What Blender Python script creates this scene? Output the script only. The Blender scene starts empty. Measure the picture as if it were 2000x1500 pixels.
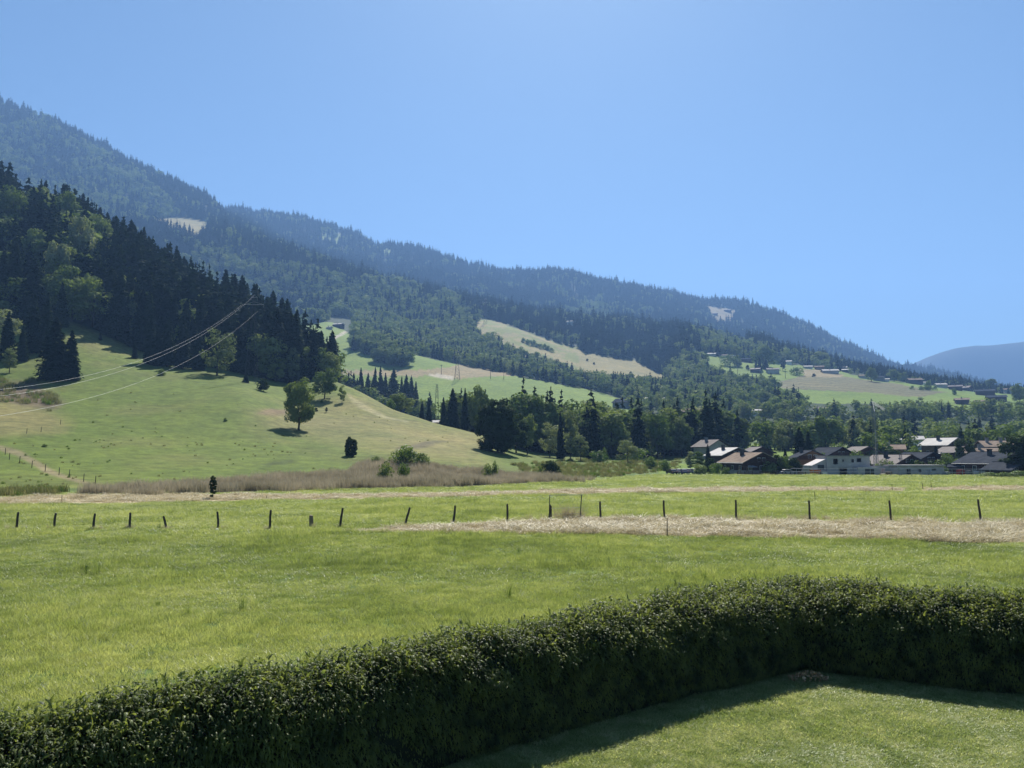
import bpy, math, random
import numpy as np
rng = np.random.default_rng(7)
random.seed(7)
SC = bpy.context.scene
COL = SC.collection
R = math.radians

# ------------------------------------------------------------------ camera, sky, sun, exposure
F = 1480.0                       # focal length in photo pixels (photo 2000 px wide)
PITCH = math.atan(140 / F)
CAM_H = 5.0
cd = bpy.data.cameras.new('camera')
cam = bpy.data.objects.new('camera', cd)
COL.objects.link(cam)
cam.location = (0, 0, CAM_H)
cam.rotation_euler = (math.pi / 2 + PITCH, 0, 0)
cd.sensor_width = 36.0
cd.lens = 36.0 * F / 2000.0
cd.clip_start = 0.1
cd.clip_end = 40000
SC.camera = cam
SUN_EL, SUN_AZ = R(49), R(5)    # azimuth measured from +Y towards +X
wd = bpy.data.worlds.new('World')
SC.world = wd
wd.use_nodes = True
wn = wd.node_tree.nodes
wl = wd.node_tree.links
bg = wn['Background']
sky = wn.new('ShaderNodeTexSky')
sky.sky_type = 'NISHITA'
sky.sun_disc = False
sky.sun_elevation = SUN_EL
sky.sun_rotation = SUN_AZ
sky.altitude = 900
sky.air_density = 1.0
sky.dust_density = 1.0
sky.ozone_density = 3.0
tint = wn.new('ShaderNodeMix'); tint.data_type = 'RGBA'; tint.blend_type = 'MULTIPLY'; tint.inputs[0].default_value = 1.0
tint.inputs[7].default_value = (0.80, 0.985, 1.04, 1)
wl.new(sky.outputs[0], tint.inputs[6]); wl.new(tint.outputs[2], bg.inputs[0])
bg.inputs[1].default_value = 0.043
sd = bpy.data.lights.new('sun', 'SUN')
sd.energy = 5.0
sd.angle = R(0.53)
sd.color = (1.0, 0.955, 0.87)
sun = bpy.data.objects.new('sun', sd)
COL.objects.link(sun)
sun.rotation_euler = (math.pi / 2 - SUN_EL, 0, math.pi - SUN_AZ)
sun.location = (0, 0, 60)
SC.view_settings.view_transform = 'Standard'
SC.view_settings.look = 'None'
SC.view_settings.gamma = 1.0
SC.view_settings.use_curve_mapping = False
SC.view_settings.exposure = 1.10
SC.cycles.max_bounces = 8
SC.cycles.diffuse_bounces = 3
SC.cycles.transmission_bounces = 4
SC.cycles.transparent_max_bounces = 8
SC.cycles.volume_bounces = 0
SC.cycles.use_denoising = True
SC.cycles.denoiser = 'OPENIMAGEDENOISE'
SC.cycles.denoising_input_passes = 'RGB_ALBEDO_NORMAL'
SC.cycles.denoising_prefilter = 'ACCURATE'
SC.cycles.caustics_reflective = False
SC.cycles.caustics_refractive = False
HAZE = True

# ------------------------------------------------------------------ projection helpers
SP, CP = math.sin(PITCH), math.cos(PITCH)
def ray(px, py):
    u = (px - 1000.0) / F
    v = (750.0 - py) / F
    ry = CP - SP * v
    rz = SP + CP * v
    return u / ry, rz / ry           # X and Z per metre of depth Y
def at(px, py, D):
    a, t = ray(px, py)
    return (a * D, D, CAM_H + t * D)
def on_flat(px, py, z=0.0):
    a, t = ray(px, py)
    D = (z - CAM_H) / t
    return a * D, D
def project(X, Y, Z):
    zz = Z - CAM_H
    dep = Y * CP + zz * SP
    return 1000 + F * X / dep, 750 - F * (-Y * SP + zz * CP) / dep
def inpoly(px, py, poly):
    px = np.asarray(px, float); py = np.asarray(py, float)
    c = np.zeros(px.shape, bool)
    n = len(poly)
    for i in range(n):
        x0, y0 = poly[i]; x1, y1 = poly[(i + 1) % n]
        if y0 == y1: continue
        cond = ((y0 > py) != (y1 > py)) & (px < (x1 - x0) * (py - y0) / (y1 - y0) + x0)
        c ^= cond
    return c

# value noise
_perm = np.random.default_rng(3).random((256, 256))
def vnoise(x, y):
    xi = np.floor(x).astype(int); yi = np.floor(y).astype(int)
    fx = x - xi; fy = y - yi
    fx = fx * fx * (3 - 2 * fx); fy = fy * fy * (3 - 2 * fy)
    g = lambda i, j: _perm[i & 255, j & 255]
    return ((g(xi, yi) * (1 - fx) + g(xi + 1, yi) * fx) * (1 - fy)
            + (g(xi, yi + 1) * (1 - fx) + g(xi + 1, yi + 1) * fx) * fy)
def fbm(x, y, o=4):
    s = 0; a = 0.5
    for k in range(o):
        s = s + a * vnoise(x + 17.3 * k, y + 9.1 * k); x = x * 2.03; y = y * 2.03; a *= 0.5
    return s / (1 - 0.5 ** o)

# ------------------------------------------------------------------ terrain profile
# every layer: (photo column, photo row, depth) or (photo column, None, depth, height)
Z = None
LAYERS = [
 [(-900, Z, 1, 0), (2900, Z, 1, 0)],
 [(-900, Z, 60, 0), (-300, Z, 82, 0), (0, Z, 92, 0), (160, Z, 98, 0), (400, Z, 108, 0), (700, Z, 134, 0), (1050, Z, 150, 0), (1200, Z, 170, 0), (1300, Z, 205, 0), (1400, Z, 225, 0.0), (1500, Z, 228, 0.0), (2900, Z, 228, 0.0)],
 [(-900, 880, 100), (-300, 893, 118), (0, 882, 145), (300, 885, 162), (573, 882, 180), (700, 888, 182), (800, 888, 185), (930, 898, 185), (1050, 914, 195), (1200, 908, 220), (1300, 905, 250), (1400, Z, 285, 3.4), (1600, Z, 290, 5.6), (2900, Z, 290, 6.2)],
 [(-900, 760, 190), (-300, 765, 215), (0, 760, 235), (150, 762, 245), (300, 765, 255), (480, 765, 262), (573, 800, 262), (640, 810, 262), (700, 822, 255), (820, 850, 240), (930, 870, 230), (1000, 888, 226), (1050, 900, 225), (1200, 900, 260), (1300, 898, 285), (1400, 886, 330), (1600, Z, 350, 8.2), (2900, Z, 350, 8.6)],
 [(-900, 600, 300), (-300, 635, 320), (0, 640, 330), (130, 628, 335), (200, 655, 335), (280, 690, 335), (350, 708, 335), (400, 716, 335), (500, 737, 335), (560, 752, 335), (640, 738, 345), (700, 765, 335), (770, 801, 315), (850, 826, 295), (930, 846, 270), (1000, 880, 255), (1050, 890, 262), (1200, 890, 310), (1300, 886, 340), (1400, 878, 370), (1600, 868, 420), (2000, 868, 420), (2900, 868, 420)],
 [(-900, 250, 600), (-300, 330, 560), (0, 425, 530), (150, 475, 505), (250, 540, 490), (350, 600, 470), (430, 640, 450), (520, 685, 430), (600, 718, 410), (640, 745, 400), (700, 790, 400), (770, 820, 390), (850, 838, 380), (930, 850, 370), (1050, 868, 370), (1200, 872, 400), (1300, 868, 430), (1400, 862, 470), (1600, 850, 500), (2000, 848, 500), (2900, 848, 500)],
 [(-900, Z, 760, 200), (0, Z, 760, 130), (350, Z, 720, 70), (520, Z, 660, 40), (640, 770, 620), (720, 795, 600), (850, 812, 590), (1000, 815, 600), (1200, 815, 600), (1300, 818, 590), (1500, 822, 590), (1700, 822, 600), (2000, 818, 600), (2900, 818, 600)],
 [(-900, Z, 1100, 330), (0, Z, 1080, 230), (350, Z, 1060, 180), (520, 665, 1050), (600, 640, 1080), (640, 646, 1080), (690, 664, 1030), (760, 687, 980), (800, 692, 960), (900, 715, 920), (1000, 735, 880), (1180, 769, 840), (1300, 780, 840), (1400, 775, 860), (1530, 785, 800), (1700, 792, 740), (1850, 800, 700), (2000, 800, 700), (2900, 800, 700)],
 [(-900, Z, 1300, 430), (0, Z, 1250, 330), (350, Z, 1220, 240), (520, 650, 1200), (640, 632, 1180), (690, 655, 1130), (800, 688, 1060), (900, 706, 1040), (1000, 722, 1000), (1150, 748, 980), (1300, 760, 970), (1400, 745, 1000), (1530, 755, 920), (1700, 772, 830), (1850, 786, 780), (2000, 793, 780), (2900, 793, 780)],
 [(-900, 300, 1500), (0, 480, 1500), (300, 545, 1450), (500, 612, 1420), (640, 616, 1400), (800, 640, 1380), (900, 640, 1400), (940, 627, 1450), (1000, 640, 1420), (1100, 678, 1330), (1200, 706, 1270), (1300, 738, 1180), (1350, 688, 1250), (1450, 707, 1200), (1550, 717, 1200), (1640, 728, 1160), (1800, 750, 1080), (1900, 766, 1000), (2000, 776, 950), (2900, 776, 950)],
 [(-900, 200, 1900), (0, 390, 1850), (300, 450, 1800), (450, 462, 1800), (560, 490, 1800), (700, 540, 1850), (850, 575, 1850), (950, 602, 1850), (1000, 612, 1850), (1200, 632, 1850), (1350, 655, 1750), (1450, 677, 1700), (1560, 700, 1600), (1640, 716, 1500), (1750, 734, 1450), (1850, 752, 1400), (2000, 772, 1300), (2900, 772, 1300)],
 [(-900, 140, 2100), (0, 330, 2050), (300, 430, 2000), (400, 445, 2000), (500, 470, 2000), (560, 505, 2050), (700, 552, 2100), (850, 585, 2150), (1000, 622, 2150), (1200, 645, 2150), (1350, 668, 2050), (1450, 688, 2000), (1560, 710, 1900), (1640, 726, 1800), (1750, 745, 1750), (1850, 758, 1700), (2000, 775, 1600), (2900, 775, 1600)],
 [(-900, -100, 2700), (-300, 70, 2650), (0, 222, 2600), (100, 250, 2600), (200, 305, 2600), (300, 360, 2600), (400, 400, 2600), (440, 424, 2600), (500, 452, 2600), (560, 478, 2600), (650, 505, 2600), (740, 530, 2650), (860, 545, 2700), (1000, 570, 2700), (1130, 592, 2700), (1300, 615, 2700), (1400, 634, 2700), (1500, 655, 2700), (1640, 706, 2700), (1760, 742, 2700), (2000, 779, 2700), (2900, 782, 2700)],
 [(-900, Z, 3300, 1100), (0, Z, 3300, 1150), (400, Z, 3300, 850), (440, 429, 3300), (500, 434, 3300), (600, 445, 3300), (700, 474, 3300), (730, 500, 3300), (760, 490, 3300), (850, 513, 3300), (900, 532, 3300), (1000, 544, 3300), (1130, 549, 3300), (1200, 566, 3300), (1300, 584, 3300), (1370, 604, 3300), (1400, 600, 3400), (1480, 614, 3400), (1560, 638, 3400), (1640, 678, 3400), (1700, 702, 3400), (1760, 724, 3400), (1830, 737, 3400), (1900, 758, 3400), (2000, 779, 3400), (2900, 790, 3400)],
 [(-900, Z, 4300, 500), (400, Z, 4300, 300), (1400, Z, 4300, 200), (1700, Z, 4300, 60), (2900, Z, 4300, 60)],
 [(-900, Z, 5300, 600), (1400, Z, 5300, 500), (1700, 745, 5300), (1780, 712, 5300), (1830, 691, 5300), (1870, 680, 5300), (1930, 676, 5300), (2000, 668, 5300), (2200, 640, 5300), (2900, 700, 5300)],
 [(-900, Z, 6400, 150), (2900, Z, 6400, 150)],
]
A0, A1, NA = -1.0, 1.0, 1400
AG = np.linspace(A0, A1, NA)
LD = []; LZ = []
for L in LAYERS:
    aa, dd, zz = [], [], []
    for c in L:
        if c[1] is None:
            a, t = ray(c[0], 850); D = c[2]; z = c[3]
        else:
            a, t = ray(c[0], c[1]); D = c[2]; z = CAM_H + t * D
        aa.append(a); dd.append(D); zz.append(z)
    o = np.argsort(aa)
    aa = np.array(aa)[o]; dd = np.array(dd, float)[o]; zz = np.array(zz, float)[o]
    D_ = np.interp(AG, aa, dd); Z_ = np.interp(AG, aa, zz)
    k = np.exp(-0.5 * (np.arange(-12, 13) / 4.5) ** 2); k /= k.sum()
    sm = lambda v: np.convolve(np.pad(v, 12, mode='edge'), k, 'valid')
    LD.append(sm(D_)); LZ.append(sm(Z_))
LD = np.array(LD); LZ = np.array(LZ)
# monotone cubic slopes
H_ = np.diff(LD, axis=0); S_ = np.diff(LZ, axis=0) / H_
M_ = np.zeros_like(LZ)
w1 = 2 * H_[1:] + H_[:-1]; w2 = H_[1:] + 2 * H_[:-1]
ok = (S_[:-1] * S_[1:]) > 0
with np.errstate(divide='ignore', invalid='ignore'):
    hm = (w1 + w2) / (w1 / S_[:-1] + w2 / S_[1:])
M_[1:-1] = np.where(ok, hm, 0)
M_[-1] = S_[-1]
NL = len(LAYERS)
def terrain_z(X, Y):
    X = np.atleast_1d(np.asarray(X, float)); Y = np.atleast_1d(np.asarray(Y, float))
    a = X / np.maximum(Y, 0.5)
    fi = np.clip((a - A0) / (A1 - A0) * (NA - 1), 0, NA - 1.001)
    i = fi.astype(int); w = fi - i
    lerp = lambda G: G[:, i] * (1 - w) + G[:, i + 1] * w
    d = lerp(LD); z = lerp(LZ); m = lerp(M_)
    seg = np.clip((Y[None, :] >= d).sum(0) - 1, 0, NL - 2)
    n = np.arange(len(X))
    d0 = d[seg, n]; d1 = d[seg + 1, n]; z0 = z[seg, n]; z1 = z[seg + 1, n]; m0 = m[seg, n]; m1 = m[seg + 1, n]
    h = d1 - d0
    t = np.clip((Y - d0) / h, 0, 1)
    r = ((2 * t**3 - 3 * t**2 + 1) * z0 + (t**3 - 2 * t**2 + t) * h * m0
         + (-2 * t**3 + 3 * t**2) * z1 + (t**3 - t**2) * h * m1)
    # relief that grows with distance
    foot = d[1, n]
    k = np.clip((Y - foot) / 60, 0, 1)
    amp = np.interp(Y, [90, 300, 1000, 2500, 7000], [0.5, 1.6, 7, 34, 60])
    wl_ = np.interp(Y, [90, 300, 1000, 2500, 7000], [30, 45, 150, 380, 700])
    r = r + k * amp * (fbm(X / 45 + 5, Y / 45, 2) - 0.5) * np.clip(1.2 - Y / 900, 0, 1)
    r = r + k * amp * (fbm(X / 190 + 3, Y / 260 + 2, 3) - 0.5) * np.clip((Y - 500) / 900, 0, 1) * np.clip((6000 - Y) / 2000, 0.4, 1)
    r = r + k * 0.10 * (fbm(X / 3.1, Y / 3.1, 3) - 0.5) * 2 * np.clip(1.2 - Y / 700, 0, 1)
    return r
def tz(x, y):
    return float(terrain_z([x], [y])[0])
def hit(px, py, dmin=60, dmax=4500, fallback=None):
    """point where the line of sight through (px,py) first meets the terrain"""
    a, t = ray(px, py)
    D = np.geomspace(dmin, dmax, 1500)
    g = terrain_z(a * D, D) - (CAM_H + t * D)
    s = np.where((g[1:] >= 0) & (g[:-1] < 0))[0]
    if len(s) == 0:
        d = fallback or 300.0
    else:
        i = s[0]; d = D[i] + (D[i + 1] - D[i]) * (-g[i]) / (g[i + 1] - g[i])
    return a * d, d, tz(a * d, d)

# ------------------------------------------------------------------ node material helpers
def mat(name):
    m = bpy.data.materials.new(name)
    m.use_nodes = True
    nt = m.node_tree
    for n in list(nt.nodes): nt.nodes.remove(n)
    out = nt.nodes.new('ShaderNodeOutputMaterial')
    return m, nt, out
def N(nt, typ, **kw):
    n = nt.nodes.new(typ)
    for k, v in kw.items(): setattr(n, k, v)
    return n
def ramp(nt, stops, interp='LINEAR'):
    r = nt.nodes.new('ShaderNodeValToRGB')
    e = r.color_ramp.elements
    r.color_ramp.interpolation = interp
    while len(e) < len(stops): e.new(0.5)
    for i, (p, c) in enumerate(stops):
        e[i].position = p
        e[i].color = (c[0], c[1], c[2], 1) if hasattr(c, '__len__') else (c, c, c, 1)
    return r
def pos_noise(nt, scale, detail=3, rough=0.55, vec=None):
    if vec is None:
        vec = nt.nodes.new('ShaderNodeNewGeometry').outputs['Position']
    t = nt.nodes.new('ShaderNodeTexNoise')
    t.inputs['Scale'].default_value = scale
    t.inputs['Detail'].default_value = detail
    t.inputs['Roughness'].default_value = rough
    nt.links.new(vec, t.inputs['Vector'])
    return t.outputs['Fac']
def mixc(nt, fac, a, b, mode='MIX'):
    m = nt.nodes.new('ShaderNodeMix')
    m.data_type = 'RGBA'
    m.blend_type = mode
    for sock, v in ((m.inputs[0], fac), (m.inputs[6], a), (m.inputs[7], b)):
        if isinstance(v, (int, float)): sock.default_value = v
        elif isinstance(v, tuple): sock.default_value = (*v, 1)
        else: nt.links.new(v, sock)
    return m.outputs[2]
def leaf_mat(name, c1, c2, c3=None, transl=0.35, tcol=None, rough=0.55, spec=0.25, scale=0.15, obj_var=0.5):
    """foliage: diffuse + translucency; hue varies from plant to plant and in patches"""
    m, nt, out = mat(name)
    oi = N(nt, 'ShaderNodeObjectInfo')
    nf = pos_noise(nt, scale, 3)
    mm = N(nt, 'ShaderNodeMath', operation='MULTIPLY_ADD')
    nt.links.new(oi.outputs['Random'], mm.inputs[0]); mm.inputs[1].default_value = obj_var
    m2 = N(nt, 'ShaderNodeMath', operation='MULTIPLY')
    nt.links.new(nf, m2.inputs[0]); m2.inputs[1].default_value = 1.6 * (1 - obj_var)
    nt.links.new(m2.outputs[0], mm.inputs[2])
    rp = ramp(nt, [(0.15, c1), (0.55, c2), (0.95, c3 or c2)])
    nt.links.new(mm.outputs[0], rp.inputs[0])
    p = N(nt, 'ShaderNodeBsdfPrincipled')
    p.inputs['Roughness'].default_value = rough
    p.inputs['Specular IOR Level'].default_value = spec
    nt.links.new(rp.outputs[0], p.inputs['Base Color'])
    tr = N(nt, 'ShaderNodeBsdfTranslucent')
    tc = mixc(nt, 1.0, rp.outputs[0], tcol or (1.5, 1.6, 0.6), 'MULTIPLY')
    nt.links.new(tc, tr.inputs[0])
    mx = N(nt, 'ShaderNodeMixShader'); mx.inputs[0].default_value = transl
    nt.links.new(p.outputs[0], mx.inputs[1]); nt.links.new(tr.outputs[0], mx.inputs[2])
    nt.links.new(mx.outputs[0], out.inputs[0])
    return m
def plain(name, c, c2=None, rough=0.8, scale=1.5, metal=0.0, spec=0.3, bump=0.0, stretch=None, detail=4):
    m, nt, out = mat(name)
    p = N(nt, 'ShaderNodeBsdfPrincipled')
    p.inputs['Roughness'].default_value = rough
    p.inputs['Metallic'].default_value = metal
    p.inputs['Specular IOR Level'].default_value = spec
    tc = N(nt, 'ShaderNodeTexCoord')
    vec = tc.outputs['Object']
    if stretch:
        mp = N(nt, 'ShaderNodeMapping'); mp.inputs['Scale'].default_value = stretch
        nt.links.new(vec, mp.inputs[0]); vec = mp.outputs[0]
    nf = pos_noise(nt, scale, detail, 0.6, vec)
    c2 = c2 or tuple(v * 0.6 for v in c)
    rp = ramp(nt, [(0.3, c2), (0.7, c)])
    nt.links.new(nf, rp.inputs[0])
    nt.links.new(rp.outputs[0], p.inputs['Base Color'])
    if bump:
        b = N(nt, 'ShaderNodeBump'); b.inputs['Strength'].default_value = bump; b.inputs['Distance'].default_value = 0.05
        nt.links.new(nf, b.inputs['Height']); nt.links.new(b.outputs[0], p.inputs['Normal'])
    nt.links.new(p.outputs[0], out.inputs[0])
    return m

M = {}
M['spruce'] = leaf_mat('spruce_needles', (0.010, 0.022, 0.012), (0.016, 0.034, 0.016), (0.028, 0.050, 0.020), transl=0.10, spec=0.04, rough=0.85)
M['broad'] = leaf_mat('broad_leaves', (0.065, 0.105, 0.030), (0.115, 0.16, 0.05), (0.19, 0.225, 0.085), transl=0.22, spec=0.05, rough=0.8)
M['dark_leaf'] = leaf_mat('dark_leaves', (0.022, 0.038, 0.014), (0.032, 0.052, 0.018), (0.052, 0.074, 0.027), transl=0.2, spec=0.04, rough=.85)
M['grey_leaf'] = leaf_mat('grey_green_leaves', (0.08, 0.11, 0.05), (0.13, 0.16, 0.085), (0.26, 0.28, 0.18), transl=0.25, spec=0.05, rough=0.8)
M['shrub'] = leaf_mat('shrub_leaves', (0.045, 0.085, 0.016), (0.08, 0.13, 0.026), (0.12, 0.16, 0.04), transl=0.34, spec=.15)
M['red_leaf'] = leaf_mat('red_leaves', (0.12, 0.03, 0.015), (0.20, 0.06, 0.025), None, transl=0.3)
M['bark'] = plain('bark', (0.075, 0.06, 0.045), (0.035, 0.028, 0.022), 0.9, 3.0, bump=0.4, stretch=(3, 3, 0.5))
M['wood_post'] = plain('weathered_post_wood', (0.085, 0.075, 0.062), (0.030, 0.026, 0.022), 0.9, 9.0, stretch=(3, 3, 0.4))
M['pale_post'] = plain('pale_post_wood', (0.30, 0.24, 0.16), (0.16, 0.12, 0.08), 0.9, 9.0, stretch=(3, 3, 0.4))
M['chalet_wood'] = plain('chalet_wood', (0.085, 0.042, 0.026), (0.040, 0.019, 0.013), 0.85, 2.0, stretch=(0.3, 0.3, 8))
M['light_wood'] = plain('light_chalet_wood', (0.30, 0.19, 0.10), (0.16, 0.095, 0.05), 0.85, 2.0, stretch=(0.3, 0.3, 8))
M['render_wall'] = plain('rendered_wall', (0.46, 0.43, 0.38), (0.33, 0.31, 0.28), 0.9, 0.8)
M['grey_wall'] = plain('grey_wall', (0.24, 0.24, 0.25), (0.17, 0.17, 0.18), 0.9, 0.8)
M['concrete'] = plain('raw_concrete', (0.52, 0.475, 0.46), (0.38, 0.35, 0.34), 0.9, 0.6, detail=8)
M['roof_grey'] = plain('grey_slate_roof', (0.062, 0.068, 0.080), (0.040, 0.044, 0.052), 0.8, 0.5, spec=0.0, stretch=(1, 1, 1))
M['roof_pale'] = plain('pale_metal_roof', (0.42, 0.40, 0.38), (0.30, 0.285, 0.27), 0.7, 0.5, spec=0.1)
M['roof_tan'] = plain('weathered_tile_roof', (0.27, 0.215, 0.17), (0.17, 0.135, 0.11), 0.8, 0.7, spec=0.0)
M['roof_brown'] = plain('brown_tile_roof', (0.105, 0.085, 0.080), (0.05, 0.04, 0.04), 0.7, 0.7, spec=0.1)
M['glass'] = plain('window_glass', (0.03, 0.035, 0.045), (0.02, 0.025, 0.03), 0.08, 1.0, spec=0.8)
M['white'] = plain('white_paint', (0.75, 0.75, 0.73), (0.62, 0.62, 0.6), 0.5, 1.0)
M['galv'] = plain('galvanised_steel', (0.42, 0.43, 0.44), (0.30, 0.31, 0.32), 0.5, 1.0, metal=0.5)
M['mast'] = plain('grey_green_crane_paint', (0.14, 0.17, 0.17), (0.09, 0.11, 0.11), .6, 2.0)
M['dark_metal'] = plain('dark_steel', (0.06, 0.065, 0.07), (0.035, 0.035, 0.04), 0.6, 2.0)
M['cable'] = plain('bright_cable', (0.75, 0.75, 0.72), (0.6, 0.6, 0.58), 0.6, 1.0, spec=0.2)
M['tyre'] = plain('tyre_rubber', (0.02, 0.02, 0.02), (0.015, 0.015, 0.015), 0.8)
for nm, c in (('car_dark', (0.02, 0.022, 0.03)), ('car_white', (0.5, 0.5, 0.5)), ('car_grey', (0.10, 0.11, 0.13)), ('car_blue', (0.04, 0.07, 0.16)), ('car_silver', (0.22, 0.23, 0.25)), ('car_red', (0.35, 0.04, 0.03))):
    M[nm] = plain(nm + '_paint', c, tuple(v * 0.85 for v in c), 0.45, 1.0, spec=0.3)
M['orange'] = plain('orange_plastic', (0.75, 0.20, 0.05), (0.55, 0.14, 0.04), 0.6)
M['tan_gravel'] = plain('pale_gravel', (0.50, 0.46, 0.40), (0.38, 0.35, 0.30), 0.95, 0.5, detail=8)

# ------------------------------------------------------------------ mesh helpers
def link(o, parent=None):
    COL.objects.link(o)
    if parent: o.parent = parent
    return o
def mesh_obj(name, verts, faces, m, parent=None, smooth=False):
    me = bpy.data.meshes.new(name)
    me.from_pydata([tuple(v) for v in verts], [], faces)
    if m: me.materials.append(m)
    if smooth: me.polygons.foreach_set('use_smooth', [True] * len(me.polygons))
    me.update()
    return link(bpy.data.objects.new(name, me), parent)
def quads_mesh(name, Q, m, tris=False):
    """Q: (n,4,3) array of quads (or (n,3,3)) -> mesh datablock"""
    n, k = Q.shape[0], Q.shape[1]
    me = bpy.data.meshes.new(name)
    me.vertices.add(n * k)
    me.vertices.foreach_set('co', Q.reshape(-1).astype(np.float32))
    me.loops.add(n * k)
    me.loops.foreach_set('vertex_index', np.arange(n * k, dtype=np.int32))
    me.polygons.add(n)
    me.polygons.foreach_set('loop_start', np.arange(0, n * k, k, dtype=np.int32))
    me.polygons.foreach_set('loop_total', np.full(n, k, dtype=np.int32))
    if m: me.materials.append(m)
    me.update(calc_edges=True)
    return me
class MB:
    def __init__(s): s.v = []; s.f = []
    def box(s, x0, x1, y0, y1, z0, z1):
        b = len(s.v)
        s.v += [(x0, y0, z0), (x1, y0, z0), (x1, y1, z0), (x0, y1, z0), (x0, y0, z1), (x1, y0, z1), (x1, y1, z1), (x0, y1, z1)]
        s.f += [tuple(b + i for i in q) for q in ((3, 2, 1, 0), (4, 5, 6, 7), (0, 1, 5, 4), (1, 2, 6, 5), (2, 3, 7, 6), (3, 0, 4, 7))]
        return s
    def tube(s, p, q, r0, r1=None, n=6, cap=True):
        r1 = r0 if r1 is None else r1
        p = np.array(p, float); q = np.array(q, float)
        d = q - p; L = np.linalg.norm(d); d = d / max(L, 1e-9)
        u = np.cross(d, (0, 0, 1)) if abs(d[2]) < 0.9 else np.cross(d, (1, 0, 0))
        u /= np.linalg.norm(u); w = np.cross(d, u)
        b = len(s.v)
        for c, r in ((p, r0), (q, r1)):
            for i in range(n):
                t = 2 * math.pi * i / n
                s.v.append(tuple(c + r * (math.cos(t) * u + math.sin(t) * w)))
        for i in range(n):
            j = (i + 1) % n
            s.f.append((b + i, b + j, b + n + j, b + n + i))
        if cap:
            s.f.append(tuple(b + n + i for i in range(n)))
            s.f.append(tuple(b + n - 1 - i for i in range(n)))
        return s
    def poly(s, pts, faces):
        b = len(s.v); s.v += [tuple(p) for p in pts]
        s.f += [tuple(b + i for i in q) for q in faces]
        return s
    def prism(s, prof, y0, y1):
        """closed outline in x,z swept along y"""
        b = len(s.v); n = len(prof)
        s.v += [(x, y0, z) for x, z in prof] + [(x, y1, z) for x, z in prof]
        s.f += [(b + i, b + (i + 1) % n, b + n + (i + 1) % n, b + n + i) for i in range(n)]
        s.f += [tuple(b + n - 1 - i for i in range(n)), tuple(b + n + i for i in range(n))]
        return s
    def build(s, name, m, parent=None, smooth=False):
        return mesh_obj(name, s.v, s.f, m, parent, smooth)
def tag(o, label=None, cat=None, group=None, kind=None):
    if label: o['label'] = label
    if cat: o['category'] = cat
    if group: o['group'] = group
    if kind: o['kind'] = kind
    return o
def thing(name, label, cat, loc, rz=0, group=None, scale=1.0):
    o = bpy.data.objects.new(name, None)
    COL.objects.link(o)
    o.location = loc; o.rotation_euler = (0, 0, rz)
    o.scale = scale if hasattr(scale, '__len__') else (scale,) * 3
    o.empty_display_size = 0.5
    return tag(o, label, cat, group)
def grp(o):
    return o

# ------------------------------------------------------------------ terrain mesh
TAN = [[(640, 720), (740, 723), (830, 723), (900, 713), (935, 716), (1012, 730), (1014, 735), (960, 734), (905, 738), (885, 739), (840, 732), (800, 736), (640, 729)]]
M2 = [(935, 618), (985, 632), (1050, 655), (1150, 690), (1240, 704), (1310, 742), (1345, 760), (1250, 756), (1150, 748), (1100, 722), (1040, 708), (1000, 692), (960, 665), (925, 650)]
M3 = [(1345, 682), (1450, 708), (1560, 712), (1640, 726), (1700, 738), (1800, 750), (1900, 765), (2120, 780), (2120, 806), (1900, 800), (1800, 800), (1700, 790), (1560, 787), (1525, 780), (1515, 757), (1440, 748), (1395, 735), (1370, 700)]
PLOUGH = [(1505, 748), (1570, 733), (1650, 736), (1760, 752), (1850, 766), (1800, 776), (1700, 768), (1600, 762), (1530, 760)]
PLOUGH2 = [(1555, 722), (1600, 720), (1650, 732), (1640, 738), (1575, 736)]
M4 = [(1374, 597), (1442, 606), (1432, 621), (1424, 634), (1395, 632)]
M5 = [(288, 428), (350, 423), (408, 433), (408, 447), (392, 464), (370, 458), (320, 448)]
M6 = [(612, 463), (640, 452), (680, 462), (660, 480), (625, 478)]
M7 = [(725, 480), (800, 494), (780, 500), (735, 498)]
GREENS = [[(1425, 795), (1520, 797), (1515, 812), (1430, 812)], [(1690, 808), (1775, 815), (1770, 840), (1700, 838)],
          [(1440, 868), (1570, 868), (1565, 892), (1440, 890)], [(1300, 795), (1335, 800), (1330, 815), (1305, 815)],
          [(1290, 905), (1360, 905), (1360, 925), (1290, 925)], [(1865, 845), (1915, 843), (1915, 862), (1870, 860)],
          [(1950, 780), (2120, 785), (2120, 815), (1960, 812)]]
M1 = [(560, 700), (590, 626), (650, 628), (690, 658), (760, 686), (800, 690), (900, 713), (1000, 733), (1180, 767), (1230, 783), (1240, 810), (1150, 832), (950, 840), (800, 828), (700, 800), (620, 760)]
REEDS = [(150, 966), (200, 957), (400, 947), (520, 938), (680, 926), (700, 906), (760, 906), (830, 906), (900, 916), (1000, 928), (1050, 934), (1160, 939), (1050, 943), (900, 949), (700, 955), (500, 961), (300, 967)]
SLOPE_DRY = [(505, 815), (590, 800), (620, 800), (700, 770), (780, 805), (850, 822), (945, 843), (945, 915), (850, 900), (760, 885), (700, 880), (640, 868), (580, 850), (540, 838)]
LEFT_DRY = [(-300, 780), (20, 785), (60, 790), (130, 830), (120, 845), (-300, 862)]
TOP_DRY = [(130, 620), (280, 680), (300, 700), (200, 690), (120, 665)]

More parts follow.
